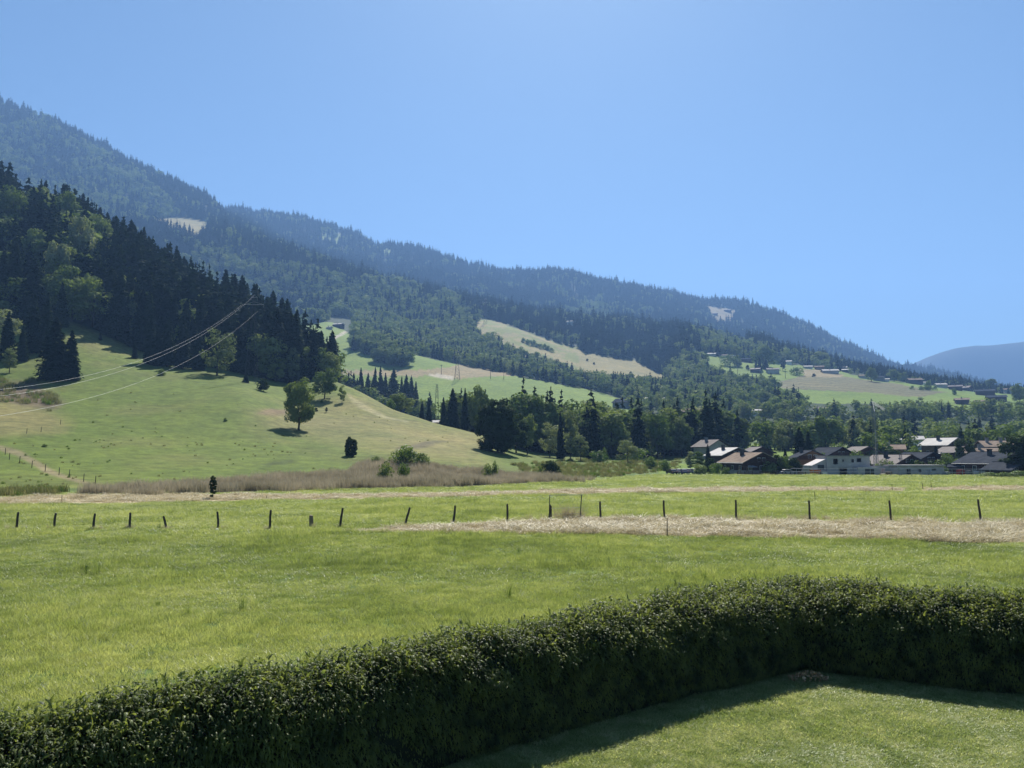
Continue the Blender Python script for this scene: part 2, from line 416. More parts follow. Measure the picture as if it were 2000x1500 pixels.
rows = []
seg_n = [170, 40, 40, 36, 30, 24, 30, 16, 24, 28, 12, 30, 28, 10, 22, 8]
cols_a = np.concatenate([np.linspace(-1.0, -0.75, 26)[:-1], np.linspace(-0.75, 0.75, 640), np.linspace(0.75, 1.0, 26)[1:]])
fi = (cols_a - A0) / (A1 - A0) * (NA - 1)
i0 = np.clip(fi.astype(int), 0, NA - 2); w = fi - i0
dL = LD[:, i0] * (1 - w) + LD[:, i0 + 1] * w
Drows = []
for s in range(NL - 1):
    n = seg_n[s]
    for j in range(n):
        t = j / n
        if s == 0: Drows.append(dL[0] * (dL[1] / dL[0]) ** t)
        else: Drows.append(dL[s] + (dL[s + 1] - dL[s]) * t)
Drows.append(dL[-1])
DR = np.array(Drows)
NR, NC = DR.shape
TX = cols_a[None, :] * DR; TY = DR
TZ = terrain_z(TX.ravel(), TY.ravel()).reshape(NR, NC)
PXX, PYY = project(TX, TY, TZ)
def lin(c): return np.array(c, float)
colr = np.zeros((NR, NC, 3))
G_FLAT = lin((0.085, 0.125, 0.032)); G_HILL = lin((0.088, 0.124, 0.022)); DRY = lin((0.20, 0.175, 0.075)); FOREST = lin((0.018, 0.032, 0.012))
TANC = lin((0.20, 0.165, 0.09)); MID = lin((0.115, 0.172, 0.026)); PL = lin((0.115, 0.110, 0.055))
colr[:] = G_FLAT
jx = (fbm(TX / 25, TY / 25, 3) - 0.5) * 26; jy = (fbm(TX / 20 + 40, TY / 20 + 9, 3) - 0.5) * 14
near = TY < 345
qx, qy = PXX + jx, PYY + jy
hill = near & (TZ > 0.4) & (PXX < 1250)
colr[hill] = G_HILL
nn = fbm(TX / 22, TY / 22, 4)
colr[hill] = colr[hill] * (1 - 0.34 * np.clip((nn[hill] - 0.45) * 3, 0, 1)[:, None]) + DRY * 0.8 * 0.34 * np.clip((nn[hill] - 0.45) * 3, 0, 1)[:, None]
def soft(poly, sp, n=14):
    g = np.random.default_rng(4); m_ = np.zeros(PXX.shape)
    for _ in range(n): m_ += inpoly(PXX + jx * .8 + g.normal(0, sp), PYY + jy * .8 + g.normal(0, sp * .45), poly)
    return m_ / n
def blend(sel, al, c):
    al = np.where(sel, al, 0)[..., None]; colr[:] = colr * (1 - al) + np.array(c) * al
def paint(mask, c, k=1.0):
    colr[mask] = colr[mask] * (1 - k) + np.array(c) * k
blend(near, soft(SLOPE_DRY, 22) * (.55 + .6 * (nn - .3)).clip(0, 1), DRY)
blend(near, soft(LEFT_DRY, 14) * .8, DRY * .85)
blend(near, soft(TOP_DRY, 16) * .5, DRY * .85)
paint(near & inpoly(PXX, PYY, REEDS), (0.11, 0.10, 0.075), 0.9)
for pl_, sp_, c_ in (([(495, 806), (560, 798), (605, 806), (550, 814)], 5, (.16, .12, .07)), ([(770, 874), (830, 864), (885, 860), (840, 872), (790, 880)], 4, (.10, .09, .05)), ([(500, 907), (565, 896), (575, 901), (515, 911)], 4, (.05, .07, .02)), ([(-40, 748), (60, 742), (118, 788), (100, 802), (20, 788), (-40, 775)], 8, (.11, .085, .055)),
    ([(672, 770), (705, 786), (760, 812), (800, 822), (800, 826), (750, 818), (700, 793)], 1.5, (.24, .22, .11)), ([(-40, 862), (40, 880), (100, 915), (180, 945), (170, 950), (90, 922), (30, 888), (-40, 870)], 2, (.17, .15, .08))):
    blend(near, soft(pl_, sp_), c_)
far = TY >= 345
nL5 = dL[4][None, :]
paint((TY > nL5 + 4) & (PXX < 660), FOREST)
paint((TY > 470) & (PXX >= 660), FOREST * 1.3)
paint((TY >= 345) & (TY <= 520) & (PXX > 1000), (0.09, 0.13, 0.04))
kx = (fbm(TX / 60, TY / 60, 3) - 0.5) * 10; ky = (fbm(TX / 60 + 30, TY / 60, 3) - 0.5) * 6
PX2, PY2 = PXX + kx, PYY + ky
paint((TY > 470) & (TY < 1240) & inpoly(PX2, PY2, M1), MID)
for t in TAN: paint((TY > 470) & (TY < 1150) & inpoly(PX2, PY2, t), TANC)
m2 = (TY > 850) & (TY < 1550) & inpoly(PX2, PY2, M2)
paint(m2, DRY)
paint(m2 & (PXX < 1130) & (nn > 0.5), MID * 0.9, 0.6)
paint((TY > 560) & (TY < 1350) & inpoly(PX2, PY2, M3), MID)
paint((TY > 560) & (TY < 1350) & inpoly(PX2, PY2, PLOUGH), PL)
paint((TY > 560) & (TY < 1350) & inpoly(PX2, PY2, PLOUGH2), TANC)
for pth in ([(640, 664), (674, 646), (679, 649), (644, 669)], [(836, 728), (886, 736), (885, 741), (836, 733)]): paint((TY > 470) & (TY < 1240) & inpoly(PXX, PYY, pth), (.30, .28, .22))
pl_ = (TY > 560) & (TY < 1350) & inpoly(PX2, PY2, PLOUGH)
colr[pl_] *= (0.82 + .36 * (np.sin((TY + .25 * TX)[pl_] / 4.5 + 2 * fbm(TX / 60, TY / 60, 2)[pl_]) > 0))[:, None]
for g in GREENS: paint((TY > 200) & (TY < 900) & inpoly(PX2, PY2, g), MID)
paint((TY > 2400) & (TY < 4000) & inpoly(PXX, PYY, M4), TANC * 0.9)
paint((TY > 1500) & (TY < 2900) & inpoly(PXX, PYY, M5), DRY * 1.1)
paint((TY > 1500) & inpoly(PXX, PYY, M6), MID)
paint((TY > 1500) & inpoly(PXX, PYY, M7), MID)
colr[TY > 4400] = lin((0.012, 0.018, 0.010)) * (0.7 + 0.9 * fbm(TX / 90, TY / 90, 4)[TY > 4400][:, None])
me = bpy.data.meshes.new('terrain')
vv = np.stack([TX, TY, TZ], -1).reshape(-1, 3).astype(np.float32)
idx = np.arange(NR * NC).reshape(NR, NC)
fc = np.stack([idx[:-1, :-1], idx[:-1, 1:], idx[1:, 1:], idx[1:, :-1]], -1).reshape(-1, 4)
me.vertices.add(len(vv)); me.vertices.foreach_set('co', vv.ravel())
me.loops.add(fc.size); me.loops.foreach_set('vertex_index', fc.ravel().astype(np.int32))
me.polygons.add(len(fc))
me.polygons.foreach_set('loop_start', np.arange(0, fc.size, 4, dtype=np.int32))
me.polygons.foreach_set('loop_total', np.full(len(fc), 4, dtype=np.int32))
me.update(calc_edges=True)
me.polygons.foreach_set('use_smooth', np.ones(len(fc), bool))
at_ = me.color_attributes.new('soil', 'FLOAT_COLOR', 'POINT')
at_.data.foreach_set('color', np.concatenate([colr.reshape(-1, 3), np.ones((NR * NC, 1))], 1).astype(np.float32).ravel())
mt, nt, out = mat('meadow_ground')
va = N(nt, 'ShaderNodeVertexColor'); va.layer_name = 'soil'
p = N(nt, 'ShaderNodeBsdfPrincipled'); p.inputs['Roughness'].default_value = 0.9; p.inputs['Specular IOR Level'].default_value = 0.1
n1 = pos_noise(nt, 0.35, 6, 0.7); n2 = pos_noise(nt, 0.02, 5, 0.6); n3 = pos_noise(nt, 3.0, 4, 0.7)
r1 = ramp(nt, [(0.3, 0.62), (0.7, 1.32)]); nt.links.new(n1, r1.inputs[0])
r2 = ramp(nt, [(0.3, (0.80, 0.86, 0.85)), (0.7, (1.22, 1.14, 1.1))]); nt.links.new(n2, r2.inputs[0])
r3 = ramp(nt, [(0.2, 0.65), (0.8, 1.35)]); nt.links.new(n3, r3.inputs[0])
mp = N(nt, 'ShaderNodeMapping'); mp.inputs['Scale'].default_value = (.10, .06, .55)
gp_ = N(nt, 'ShaderNodeNewGeometry'); nt.links.new(gp_.outputs['Position'], mp.inputs[0])
n4 = pos_noise(nt, 1.0, 4, .65, mp.outputs[0]); r4 = ramp(nt, [(.34, (.84, .87, .82)), (.62, (1.10, 1.08, 1.06))]); nt.links.new(n4, r4.inputs[0])
c = mixc(nt, 1, va.outputs[0], r1.outputs[0], 'MULTIPLY'); c = mixc(nt, 1, c, r4.outputs[0], 'MULTIPLY'); c = mixc(nt, 1, c, r2.outputs[0], 'MULTIPLY'); c = mixc(nt, 1, c, r3.outputs[0], 'MULTIPLY')
nt.links.new(c, p.inputs['Base Color'])
b = N(nt, 'ShaderNodeBump'); b.inputs['Strength'].default_value = 0.6; b.inputs['Distance'].default_value = 0.35
nt.links.new(n1, b.inputs['Height']); nt.links.new(b.outputs[0], p.inputs['Normal'])
nt.links.new(p.outputs[0], out.inputs[0])
me.materials.append(mt)
ter = link(bpy.data.objects.new('terrain', me)); tag(ter, kind='structure')
gb = MB().box(-500, 500, -250, 90, -0.6, -0.25).build('ground', plain('garden_soil', (0.12, 0.17, 0.05), (0.08, 0.12, 0.035), 0.95, 0.5)); tag(gb, kind='structure')

# ------------------------------------------------------------------ plants: prototype meshes
def rotm(ax, an):
    """batch rotation matrices about unit axes ax (n,3) by an (n)"""
    c = np.cos(an)[:, None, None]; s = np.sin(an)[:, None, None]
    K = np.zeros((len(an), 3, 3))
    K[:, 0, 1] = -ax[:, 2]; K[:, 0, 2] = ax[:, 1]; K[:, 1, 0] = ax[:, 2]; K[:, 1, 2] = -ax[:, 0]; K[:, 2, 0] = -ax[:, 1]; K[:, 2, 1] = ax[:, 0]
    return np.eye(3)[None] * c + s * K + (1 - c) * ax[:, :, None] * ax[:, None, :]
def leaf_quads(P, Dir, Nor, L, W):
    """diamond-ish leaf clumps: centre P, long axis Dir, facing Nor"""
    Dir = Dir / np.linalg.norm(Dir, axis=1, keepdims=True)
    S = np.cross(Dir, Nor); S /= np.maximum(np.linalg.norm(S, axis=1, keepdims=True), 1e-6)
    L = np.asarray(L).reshape(-1, 1); W = np.asarray(W).reshape(-1, 1)
    return np.stack([P - Dir * L * 0.5, P + S * W * 0.5 - Dir * L * 0.05, P + Dir * L * 0.5, P - S * W * 0.5 - Dir * L * 0.05], 1)
def spruce_crown(seed, H, Rb, nb, k, size, base=0.05, droop=0.35, power=0.85, gap=0.0):
    g = np.random.default_rng(seed)
    t = np.where(g.random(nb) < .62, 1 - np.sqrt(g.random(nb)) * 0.995, g.random(nb))
    t = base + (1 - base) * t
    if gap: t = np.where(t < .78, base + np.round((t - base) * gap) / gap + g.normal(0, 0.25 / gap, nb), t)
    t = np.clip(t, base, 0.995)
    phi = g.random(nb) * 2 * math.pi
    env = (1 - t) ** power * (1 - 0.35 * np.clip((0.14 - t) / 0.14, 0, 1))
    prof = 1 + 0.16 * np.sin(phi * 3 + seed) * np.sin(t * 9 + seed)
    L = Rb * env * g.uniform(0.72, 1.12, nb) * prof + 0.12
    z0 = t * H
    Q = []
    for j in range(k):
        s = (j + 0.75) / k
        s = s * g.uniform(0.9, 1.05, nb)
        r = s * L
        z = z0 - droop * L * s ** 1.3 + 0.12 * L * s ** 3 + g.normal(0, 0.10, nb)
        ph = phi + g.normal(0, 0.06, nb)
        P = np.stack([r * np.cos(ph), r * np.sin(ph), z], 1)
        Dir = np.stack([np.cos(ph), np.sin(ph), -droop * 1.1 + 0.3 * s + g.normal(0, 0.25, nb)], 1)
        Nor = np.stack([g.normal(0, 0.45, nb), g.normal(0, 0.45, nb), np.ones(nb)], 1)
        sz = size * (1.15 - 0.5 * s) * g.uniform(0.7, 1.25, nb) * (0.45 + 0.55 * np.clip(env * 2.2, 0, 1))
        Q.append(leaf_quads(P, Dir, Nor, sz * 1.5, sz * 0.95))
        if j >= k // 2:       # hanging twigs
            Dh = np.stack([0.25 * np.cos(ph), 0.25 * np.sin(ph), -np.ones(nb)], 1) + g.normal(0, 0.2, (nb, 3))
            Nh = np.stack([np.cos(ph), np.sin(ph), g.normal(0, 0.3, nb)], 1) + g.normal(0, 0.4, (nb, 3))
            Q.append(leaf_quads(P - np.array([0, 0, 0.2]) * size, Dh, Nh, sz * 1.1, sz * 0.6))
    nt_ = 10                   # pointed leader
    P = np.stack([np.zeros(nt_), np.zeros(nt_), np.linspace(0.93, 1.0, nt_) * H], 1)
    Dir = np.stack([g.normal(0, 0.25, nt_), g.normal(0, 0.25, nt_), np.ones(nt_)], 1)
    Q.append(leaf_quads(P, Dir, g.normal(0, 1, (nt_, 3)), np.full(nt_, size * 0.8), np.full(nt_, size * 0.22)))
    return np.concatenate(Q)
def broad_crown(seed, H, W, ncl, per, size, z0=0.18, shape='oval', ragged=0.25, lean=0.0, weep=0.0):
    g = np.random.default_rng(seed)
    cs = []
    while len(cs) < ncl:
        p = g.uniform(-1, 1, 3)
        r = np.linalg.norm(p)
        if r > 1 or r < 0.35: continue
        zz = (p[2] + 1) / 2
        if shape == 'oval': env = math.sqrt(max(0.02, 1 - (2 * zz - 0.85) ** 2 / 1.45))
        elif shape == 'column': env = 0.62 + 0.38 * math.sin(math.pi * zz) if zz < 0.93 else 0.35
        elif shape == 'cone': env = max(0.14, 1.08 - zz) * (0.6 + 0.4 * min(1, zz * 5))
        elif shape == 'dome': env = math.sqrt(max(0.03, 1 - zz ** 2.4))
        else: env = 1.0
        hr = math.hypot(p[0], p[1]) + 1e-6
        lim = max(0.15, math.sqrt(max(0.0, 1 - p[2] ** 2)))
        q = hr / lim
        rr = env * (0.35 + 0.65 * q) * g.uniform(1 - ragged, 1.0 + ragged * 0.4)
        cs.append((p[0] / hr * rr * W / 2 + lean * zz * W, p[1] / hr * rr * W / 2, H * (z0 + (1 - z0) * zz * 0.95), g.uniform(0.75, 1.2)))
    cs = np.array(cs)
    n = ncl * per
    ci = np.repeat(np.arange(ncl), per)
    rad = cs[ci, 3] * W * 0.36 / max(1.0, (ncl / 8) ** (1 / 3))
    d = g.normal(0, 1, (n, 3)); d /= np.linalg.norm(d, axis=1, keepdims=True)
    rr = rad * g.uniform(0.35, 1.0, n) ** 0.5
    P = cs[ci, :3] + d * rr[:, None] * np.array([1.0, 1.0, 0.75])
    P[:, 2] = np.minimum(P[:, 2], H * g.uniform(0.96, 1.0, n)); P[:, 2] = np.maximum(P[:, 2], H * z0 * 0.6)
    Nor = d * 0.9 + np.array([0, 0, 0.45]) + g.normal(0, 0.42, (n, 3))
    Dir = np.cross(Nor, g.normal(0, 1, (n, 3))) + np.array([0, 0, -weep])
    sz = size * g.uniform(0.6, 1.3, n)
    return leaf_quads(P, Dir, Nor, sz * 1.35, sz * 0.9), cs
def trunk_mb(H, r, top, limbs=(), n=7, bend=0.0, seed=0):
    g = np.random.default_rng(seed)
    mb = MB()
    k = 5; pts = []
    for i in range(k + 1):
        t = i / k
        pts.append((bend * math.sin(t * 2) * H + (g.normal(0, 0.006) * H if 0 < i < k else 0), g.normal(0, 0.006) * H if 0 < i < k else 0, t * top))
    for i in range(k):
        mb.tube(pts[i] if i else (0, 0, -0.5), pts[i + 1], r * (1 - 0.8 * i / k) * (1.25 if i == 0 else 1), r * (1 - 0.8 * (i + 1) / k), n)
    for c in limbs:
        zb = min(top * 0.95, max(top * 0.25, c[2] * 0.62))
        mid = (c[0] * 0.45, c[1] * 0.45, zb + (c[2] - zb) * 0.55)
        rr = r * 0.34
        mb.tube((0, 0, zb), mid, rr, rr * 0.65, 5, False).tube(mid, c[:3], rr * 0.65, rr * 0.2, 5, False)
    return mb
PROTO = {}
def add_proto(key, crown_mesh, trunk_mesh): PROTO[key] = (crown_mesh, trunk_mesh)
def mk(key, Q, mname, tmb):
    cm = quads_mesh(key + '_crown', Q, M[mname])
    me_ = bpy.data.meshes.new(key + '_trunk')
    me_.from_pydata(tmb.v, [], tmb.f); me_.materials.append(M['bark']); me_.update()
    PROTO[key] = (cm, me_)
for i in range(6):
    H = 25.0; Rb = [4.6, 5.2, 4.0, 5.4, 4.8, 3.8][i]
    mk('spruce%d' % i, spruce_crown(20 + i, H, Rb, 620, 5, 1.25, base=[0.04, 0.03, 0.06, 0.03, 0.10, 0.05][i], droop=[0.35, 0.45, 0.3, 0.4, 0.5, 0.3][i], power=[0.72, 0.7, 0.8, 0.62, 0.7, 0.62][i], gap=[0, 44, 0, 0, 40, 0][i]), 'spruce', trunk_mb(H, 0.35, H * 0.97, n=6, seed=i))
for i in range(5):     # round-headed broadleaf trees, 16 m
    Q, cs = broad_crown(40 + i, 16, [11, 9.5, 12, 10, 9][i], [30, 28, 34, 26, 30][i], 120, 0.66, z0=[0.16, 0.22, 0.12, 0.2, 0.1][i], shape=['oval', 'oval', 'dome', 'oval', 'column'][i], ragged=0.3)
    mk('broad%d' % i, Q, 'broad', trunk_mb(16, 0.32, 12, cs[:10], bend=0.01, seed=i))
for i in range(3):     # narrow birches and ashes, 16 m
    Q, cs = broad_crown(60 + i, 16, [5.6, 6.4, 5.0][i], 26, 80, 0.5, z0=0.12, shape=['cone', 'column', 'column'][i], ragged=0.4, weep=0.8)
    mk('birch%d' % i, Q, 'grey_leaf' if i != 1 else 'broad', trunk_mb(16, 0.2, 14.5, cs[:9], seed=9 + i))
for i in range(3):     # silver-green willow/whitebeam
    Q, cs = broad_crown(70 + i, 15, [8.5, 7.0, 9.5][i], 24, 95, 0.5, z0=0.14, shape=['oval', 'column', 'oval'][i], ragged=0.35)
    mk('grey%d' % i, Q, 'grey_leaf', trunk_mb(15, 0.25, 11, cs[:8], seed=30 + i))
for i in range(4):     # bushes, 4 m, leafy to the ground
    Q, cs = broad_crown(80 + i, 4, [5.0, 4.2, 6.0, 3.4][i], 16, 80, 0.34, z0=0.02, shape='dome', ragged=0.3)
    mk('bush%d' % i, Q, ['shrub', 'broad', 'shrub', 'dark_leaf'][i], trunk_mb(4, 0.08, 2.4, cs[:5], seed=i))
# lone sycamore (clear trunk, tall ragged crown)
Q, cs = broad_crown(109, 18.5, 12.0, 70, 150, 0.52, z0=0.15, shape='oval', ragged=0.3)
mk('sycamore', Q, 'broad', trunk_mb(18.5, 0.42, 16, cs[:16], bend=-0.012, seed=3))
# dense dark beech/cypress shaped like an egg
Q, cs = broad_crown(103, 21, 15.0, 170, 110, 0.66, z0=0.02, shape='oval', ragged=0.02)
mk('egg', Q, 'dark_leaf', trunk_mb(21, 0.5, 14, cs[:8], seed=4))
Q, cs = broad_crown(104, 8, 2.4, 16, 90, 0.36, z0=0.10, shape='column', ragged=0.15)
mk('column', Q, 'dark_leaf', trunk_mb(8, 0.12, 6, cs[:5], seed=5))
Q, cs = broad_crown(105, 2.9, .66, 60, 60, 0.12, z0=0.16, shape='column', ragged=0.15)
mk('sapling', Q, 'dark_leaf', trunk_mb(2.9, 0.03, 2.4, cs[:5], seed=5))
# low-cost versions for the far woods
FARC = bpy.data.collections.new('far_wood_models')
def far_obj(key, Q, mname):
    me_ = quads_mesh(key, Q, M[mname]); o = bpy.data.objects.new(key, me_); FARC.objects.link(o)
for i in range(4): far_obj('a_far_spruce%d' % i, spruce_crown(120 + i, 25, [4.4, 5.0, 3.9, 4.6][i], 120, 3, 2.0, power=[0.72, 0.65, 0.8, 0.7][i], droop=0.4), 'spruce')
for i in range(3): far_obj('b_far_broad%d' % i, broad_crown(130 + i, 17, [11, 9.5, 12.5][i], 14, 26, 1.5, z0=0.05, shape='oval', ragged=0.25)[0], 'broad')
far_obj('c_far_grey0', broad_crown(140, 15, 8, 14, 26, 1.2, z0=0.05, shape='oval', ragged=0.3)[0], 'grey_leaf')

def scatter(name, P, idx, rz, scl, coll, label, cat, kind='stuff', tilt=None):
    """one object whose node group places a model at every point"""
    P = np.asarray(P, np.float32)
    me_ = bpy.data.meshes.new(name)
    me_.vertices.add(len(P)); me_.vertices.foreach_set('co', P.ravel())
    a = me_.attributes.new('pick', 'INT', 'POINT'); a.data.foreach_set('value', np.asarray(idx, np.int32))
    rot = np.zeros((len(P), 3), np.float32); rot[:, 2] = rz
    if tilt is not None: rot[:, :2] = tilt
    a = me_.attributes.new('turn', 'FLOAT_VECTOR', 'POINT'); a.data.foreach_set('vector', rot.ravel())
    scl = np.asarray(scl, np.float32)
    if scl.ndim == 1: scl = np.repeat(scl[:, None], 3, 1)
    a = me_.attributes.new('size', 'FLOAT_VECTOR', 'POINT'); a.data.foreach_set('vector', scl.ravel())
    me_.update()
    o = link(bpy.data.objects.new(name, me_))
    ng = bpy.data.node_groups.new(name + '_nodes', 'GeometryNodeTree')
    ng.interface.new_socket('Geometry', in_out='INPUT', socket_type='NodeSocketGeometry')
    ng.interface.new_socket('Geometry', in_out='OUTPUT', socket_type='NodeSocketGeometry')
    gi = ng.nodes.new('NodeGroupInput'); go = ng.nodes.new('NodeGroupOutput')
    ip = ng.nodes.new('GeometryNodeInstanceOnPoints')
    ci = ng.nodes.new('GeometryNodeCollectionInfo')
    ci.inputs['Collection'].default_value = coll
    ci.inputs['Separate Children'].default_value = True
    ci.inputs['Reset Children'].default_value = True
    m2p = ng.nodes.new('GeometryNodeMeshToPoints')
    def attr(nm, ty):
        n = ng.nodes.new('GeometryNodeInputNamedAttribute'); n.data_type = ty; n.inputs['Name'].default_value = nm
        return n.outputs['Attribute']
    L_ = ng.links
    L_.new(gi.outputs[0], m2p.inputs['Mesh'])
    L_.new(m2p.outputs[0], ip.inputs['Points'])
    L_.new(ci.outputs[0], ip.inputs['Instance'])
    ip.inputs['Pick Instance'].default_value = True
    L_.new(attr('pick', 'INT'), ip.inputs['Instance Index'])
    e2r = ng.nodes.new('FunctionNodeEulerToRotation')
    L_.new(attr('turn', 'FLOAT_VECTOR'), e2r.inputs[0]); L_.new(e2r.outputs[0], ip.inputs['Rotation'])
    L_.new(attr('size', 'FLOAT_VECTOR'), ip.inputs['Scale'])
    L_.new(ip.outputs[0], go.inputs[0])
    md = o.modifiers.new('scatter', 'NODES'); md.node_group = ng
    return tag(o, label, cat, kind=kind)

# ------------------------------------------------------------------ individual trees
PH = {}
for k in PROTO:
    PH[k] = 25.0 if k.startswith('spruce') else {'sycamore': 18.5, 'egg': 21.0, 'column': 8.0, 'sapling': 2.9}.get(k, 4.0 if k.startswith('bush') else 15.0 if k.startswith('grey') else 16.0)
KNAME = {'spruce': ('spruce_tree', 'spruce'), 'broad': ('broadleaf_tree', 'tree'), 'birch': ('birch_tree', 'birch'), 'grey': ('silver_leaved_tree', 'tree'),
         'bush': ('bush', 'bush'), 'sycamore': ('broadleaf_tree', 'tree'), 'egg': ('broadleaf_tree', 'tree'), 'column': ('slender_tree', 'tree'), 'sapling': ('sapling', 'sapling')}
_mesh_mat = {}
def with_mat(me_, mname):
    key = (me_.name, mname)
    if key not in _mesh_mat:
        c = me_.copy(); c.materials.clear(); c.materials.append(M[mname]); _mesh_mat[key] = c
    return _mesh_mat[key]
def plant(key, X, Y, Zg, h, label, group=None, wide=1.0, rz=None, m=None, name=None, cat=None, lean=0.0):
    base = ''.join(ch for ch in key if not ch.isdigit())
    nm, ct = KNAME[base]
    s = h / PH[key]
    o = thing(name or nm, label, cat or ct, (X, Y, Zg - 0.15), random.random() * 6.28 if rz is None else rz, group, (s * wide, s * wide, s))
    if lean: o.rotation_euler[1] = lean
    cm, tm = PROTO[key]
    if m: cm = with_mat(cm, m)
    c = bpy.data.objects.new('crown' if base != 'bush' else 'foliage', cm); link(c, o)
    t = bpy.data.objects.new('trunk' if base != 'bush' else 'stem', tm); link(t, o)
    return o
def tree_px(key, px, py, hpx, label, group=None, wpx=None, dmin=80, dmax=2500, D=None, **kw):
    if D is None: X, Y, Zg = hit(px, py, dmin, dmax)
    else:
        a, t = ray(px, py); X, Y = a * D, D; Zg = tz(X, Y)
    h = hpx * Y / F
    wide = kw.pop('wide', 1.0)
    if wpx:
        cm = PROTO[key][0]
        wproto = {'spruce': 9.4, 'egg': 15.5, 'sycamore': 13.0, 'column': 2.8}.get(''.join(c for c in key if not c.isdigit()))
        if wproto is None:
            co = np.empty(len(cm.vertices) * 3, np.float32); cm.vertices.foreach_get('co', co); co = co.reshape(-1, 3)
            wproto = float(co[:, 0].max() - co[:, 0].min()) * 0.92
        wide = (wpx * Y / F) / (wproto * h / PH[key])
    return plant(key, X, Y, Zg, h, label, group, wide, **kw)

T = tree_px
# trees standing alone on the pasture
T('sycamore', 583, 840, 106, 'tall lone broadleaf tree with a clear trunk casting a round shadow on the pasture', wpx=58, rz=0.6)
T('broad0', 634, 779, 62, 'rounded broadleaf tree at the end of the left forest beside a small thin tree', wpx=50, dmax=330)
T('birch1', 668, 786, 36, 'small thin broadleaf tree with a bare lower trunk on the pasture crest', wpx=16, m='broad', dmax=330)
T('grey0', 424, 733, 96, 'large grey-green broadleaf tree in front of the spruces above the pasture', wpx=62, dmin=200)
T('bush3', 514, 764, 26, 'round brownish bush at the pasture edge below the pylon', wpx=25, dmin=200)
T('bush1', 313, 733, 15, 'low scrubby bush on the pasture below the middle spruces', wpx=18, dmin=200)
T('egg', 685, 891, 40, 'dense dark upright small tree at the lower edge of the pasture', wpx=23)
T('spruce2', 196, 664, 16, 'tiny young spruce alone high on the bright pasture slope', wpx=10, dmin=150)
T('bush1', 439, 823, 9, 'small dark shrub alone in the middle of the green pasture', wpx=9)
T('sapling', 415, 979, 51, 'slim dark sapling standing on the mown track before the reeds', D=88)
T('bush1', 628, 787, 9, 'very small bush right of the lone broadleaf tree', wpx=7, dmax=330)
T('spruce1', 480, 747, 18, 'little dark spruce by the foot of the pylon', wpx=14, dmin=200)
T('birch2', 637, 806, 12, 'small sapling on the pasture below the pair of trees', wpx=6, dmax=330, m='dark_leaf')
T('bush3', 617, 803, 8, 'squat dark bush beside the sapling on the pasture', wpx=8, dmax=330)
T('bush1', 800, 888, 6, 'tiny dark shrub in the dry grass above the reeds', wpx=6)
T('bush1', 88, 873, 9, 'small dark bush low on the left pasture', wpx=12)
# bushes in and around the reeds
for (px, py, h, w_, k, lab) in [(792, 914, 30, 52, 'bush0', 'broad willow bush in the middle of the reed bed'), (822, 915, 20, 26, 'bush2', 'smaller willow bush joined to the right of the broad one in the reeds'),
    (755, 948, 34, 28, 'bush1', 'leafy bush at the front edge of the reeds, left of its pale twin'), (788, 946, 28, 22, 'bush0', 'pale thin bush at the front edge of the reeds'),
    (952, 938, 24, 20, 'bush1', 'small leafy bush at the front of the reeds, left of a spiky one'), (968, 938, 28, 12, 'bush1', 'spiky narrow bush at the front of the reeds'),
    (1077, 935, 24, 30, 'bush3', 'dark round bush where the reeds end'), (735, 908, 12, 18, 'bush0', 'low bush beside the upright tree in the reeds'), (1054, 935, 15, 9, 'bush2', 'narrow clump at the end of the reeds beside the dark bush')]:
    T(k, px, py, h * (1.55 if py < 960 else 1), lab, wpx=w_ * 1.35, dmin=60)
# spruces standing in front of the left forest
g1 = 'spruces standing in clumps on the pasture before the left forest'
for (px, py, h, w_, lab) in [(104, 742, 124, 62, 'tallest spruce of the dark pair on the left pasture'), (136, 743, 100, 48, 'right-hand spruce of the dark pair on the left pasture'),
    (62, 690, 118, 44, 'spruce standing behind and left of the dark pair'), (88, 688, 120, 42, 'spruce behind the dark pair, second of three'), (118, 640, 92, 36, 'spruce behind the dark pair, standing highest of three'),
    (12, 705, 100, 40, 'spruce at the left end of the pasture edge'), (42, 706, 72, 30, 'shorter spruce between the left end and the dark pair'),
    (292, 712, 92, 34, 'spruce at the left of the middle clump on the pasture crest'), (326, 716, 98, 40, 'tall spruce in the middle of the pasture crest clump'), (356, 720, 96, 36, 'spruce at the right of the pasture crest clump'), (386, 722, 84, 32, 'spruce between the crest clump and the grey-green tree'), (306, 714, 70, 28, 'lower spruce inside the pasture crest clump')]:
    T('spruce%d' % (len(lab) % 6), px, py, h, lab, g1, wpx=w_, dmin=120, dmax=345)
T('grey2', 4, 648, 84, 'pale broadleaf tree at the far left above the spruces', wpx=56, dmin=150, D=300)
T('grey1', 20, 700, 50, 'pale leafy bush-like tree among the left spruces', wpx=26, dmin=150, D=262)
T('spruce4', 263, 700, 36, 'thin half-dead spruce at the forest corner above the pasture', wpx=14, dmin=150, dmax=345)
T('grey1', 258, 640, 88, 'silver-leaved tree shining in front of the dark forest', wpx=26, D=342)
T('grey1', 572, 752, 72, 'silver-leaved tree at the foot of the dark forest, right of the pylon', wpx=30, D=338)
T('broad4', 538, 752, 50, 'rounded tree at the foot of the dark forest near the pylon', wpx=34, D=334)
T('grey1', 500, 742, 70, 'slim silver tree right behind the pylon', wpx=20, D=341)
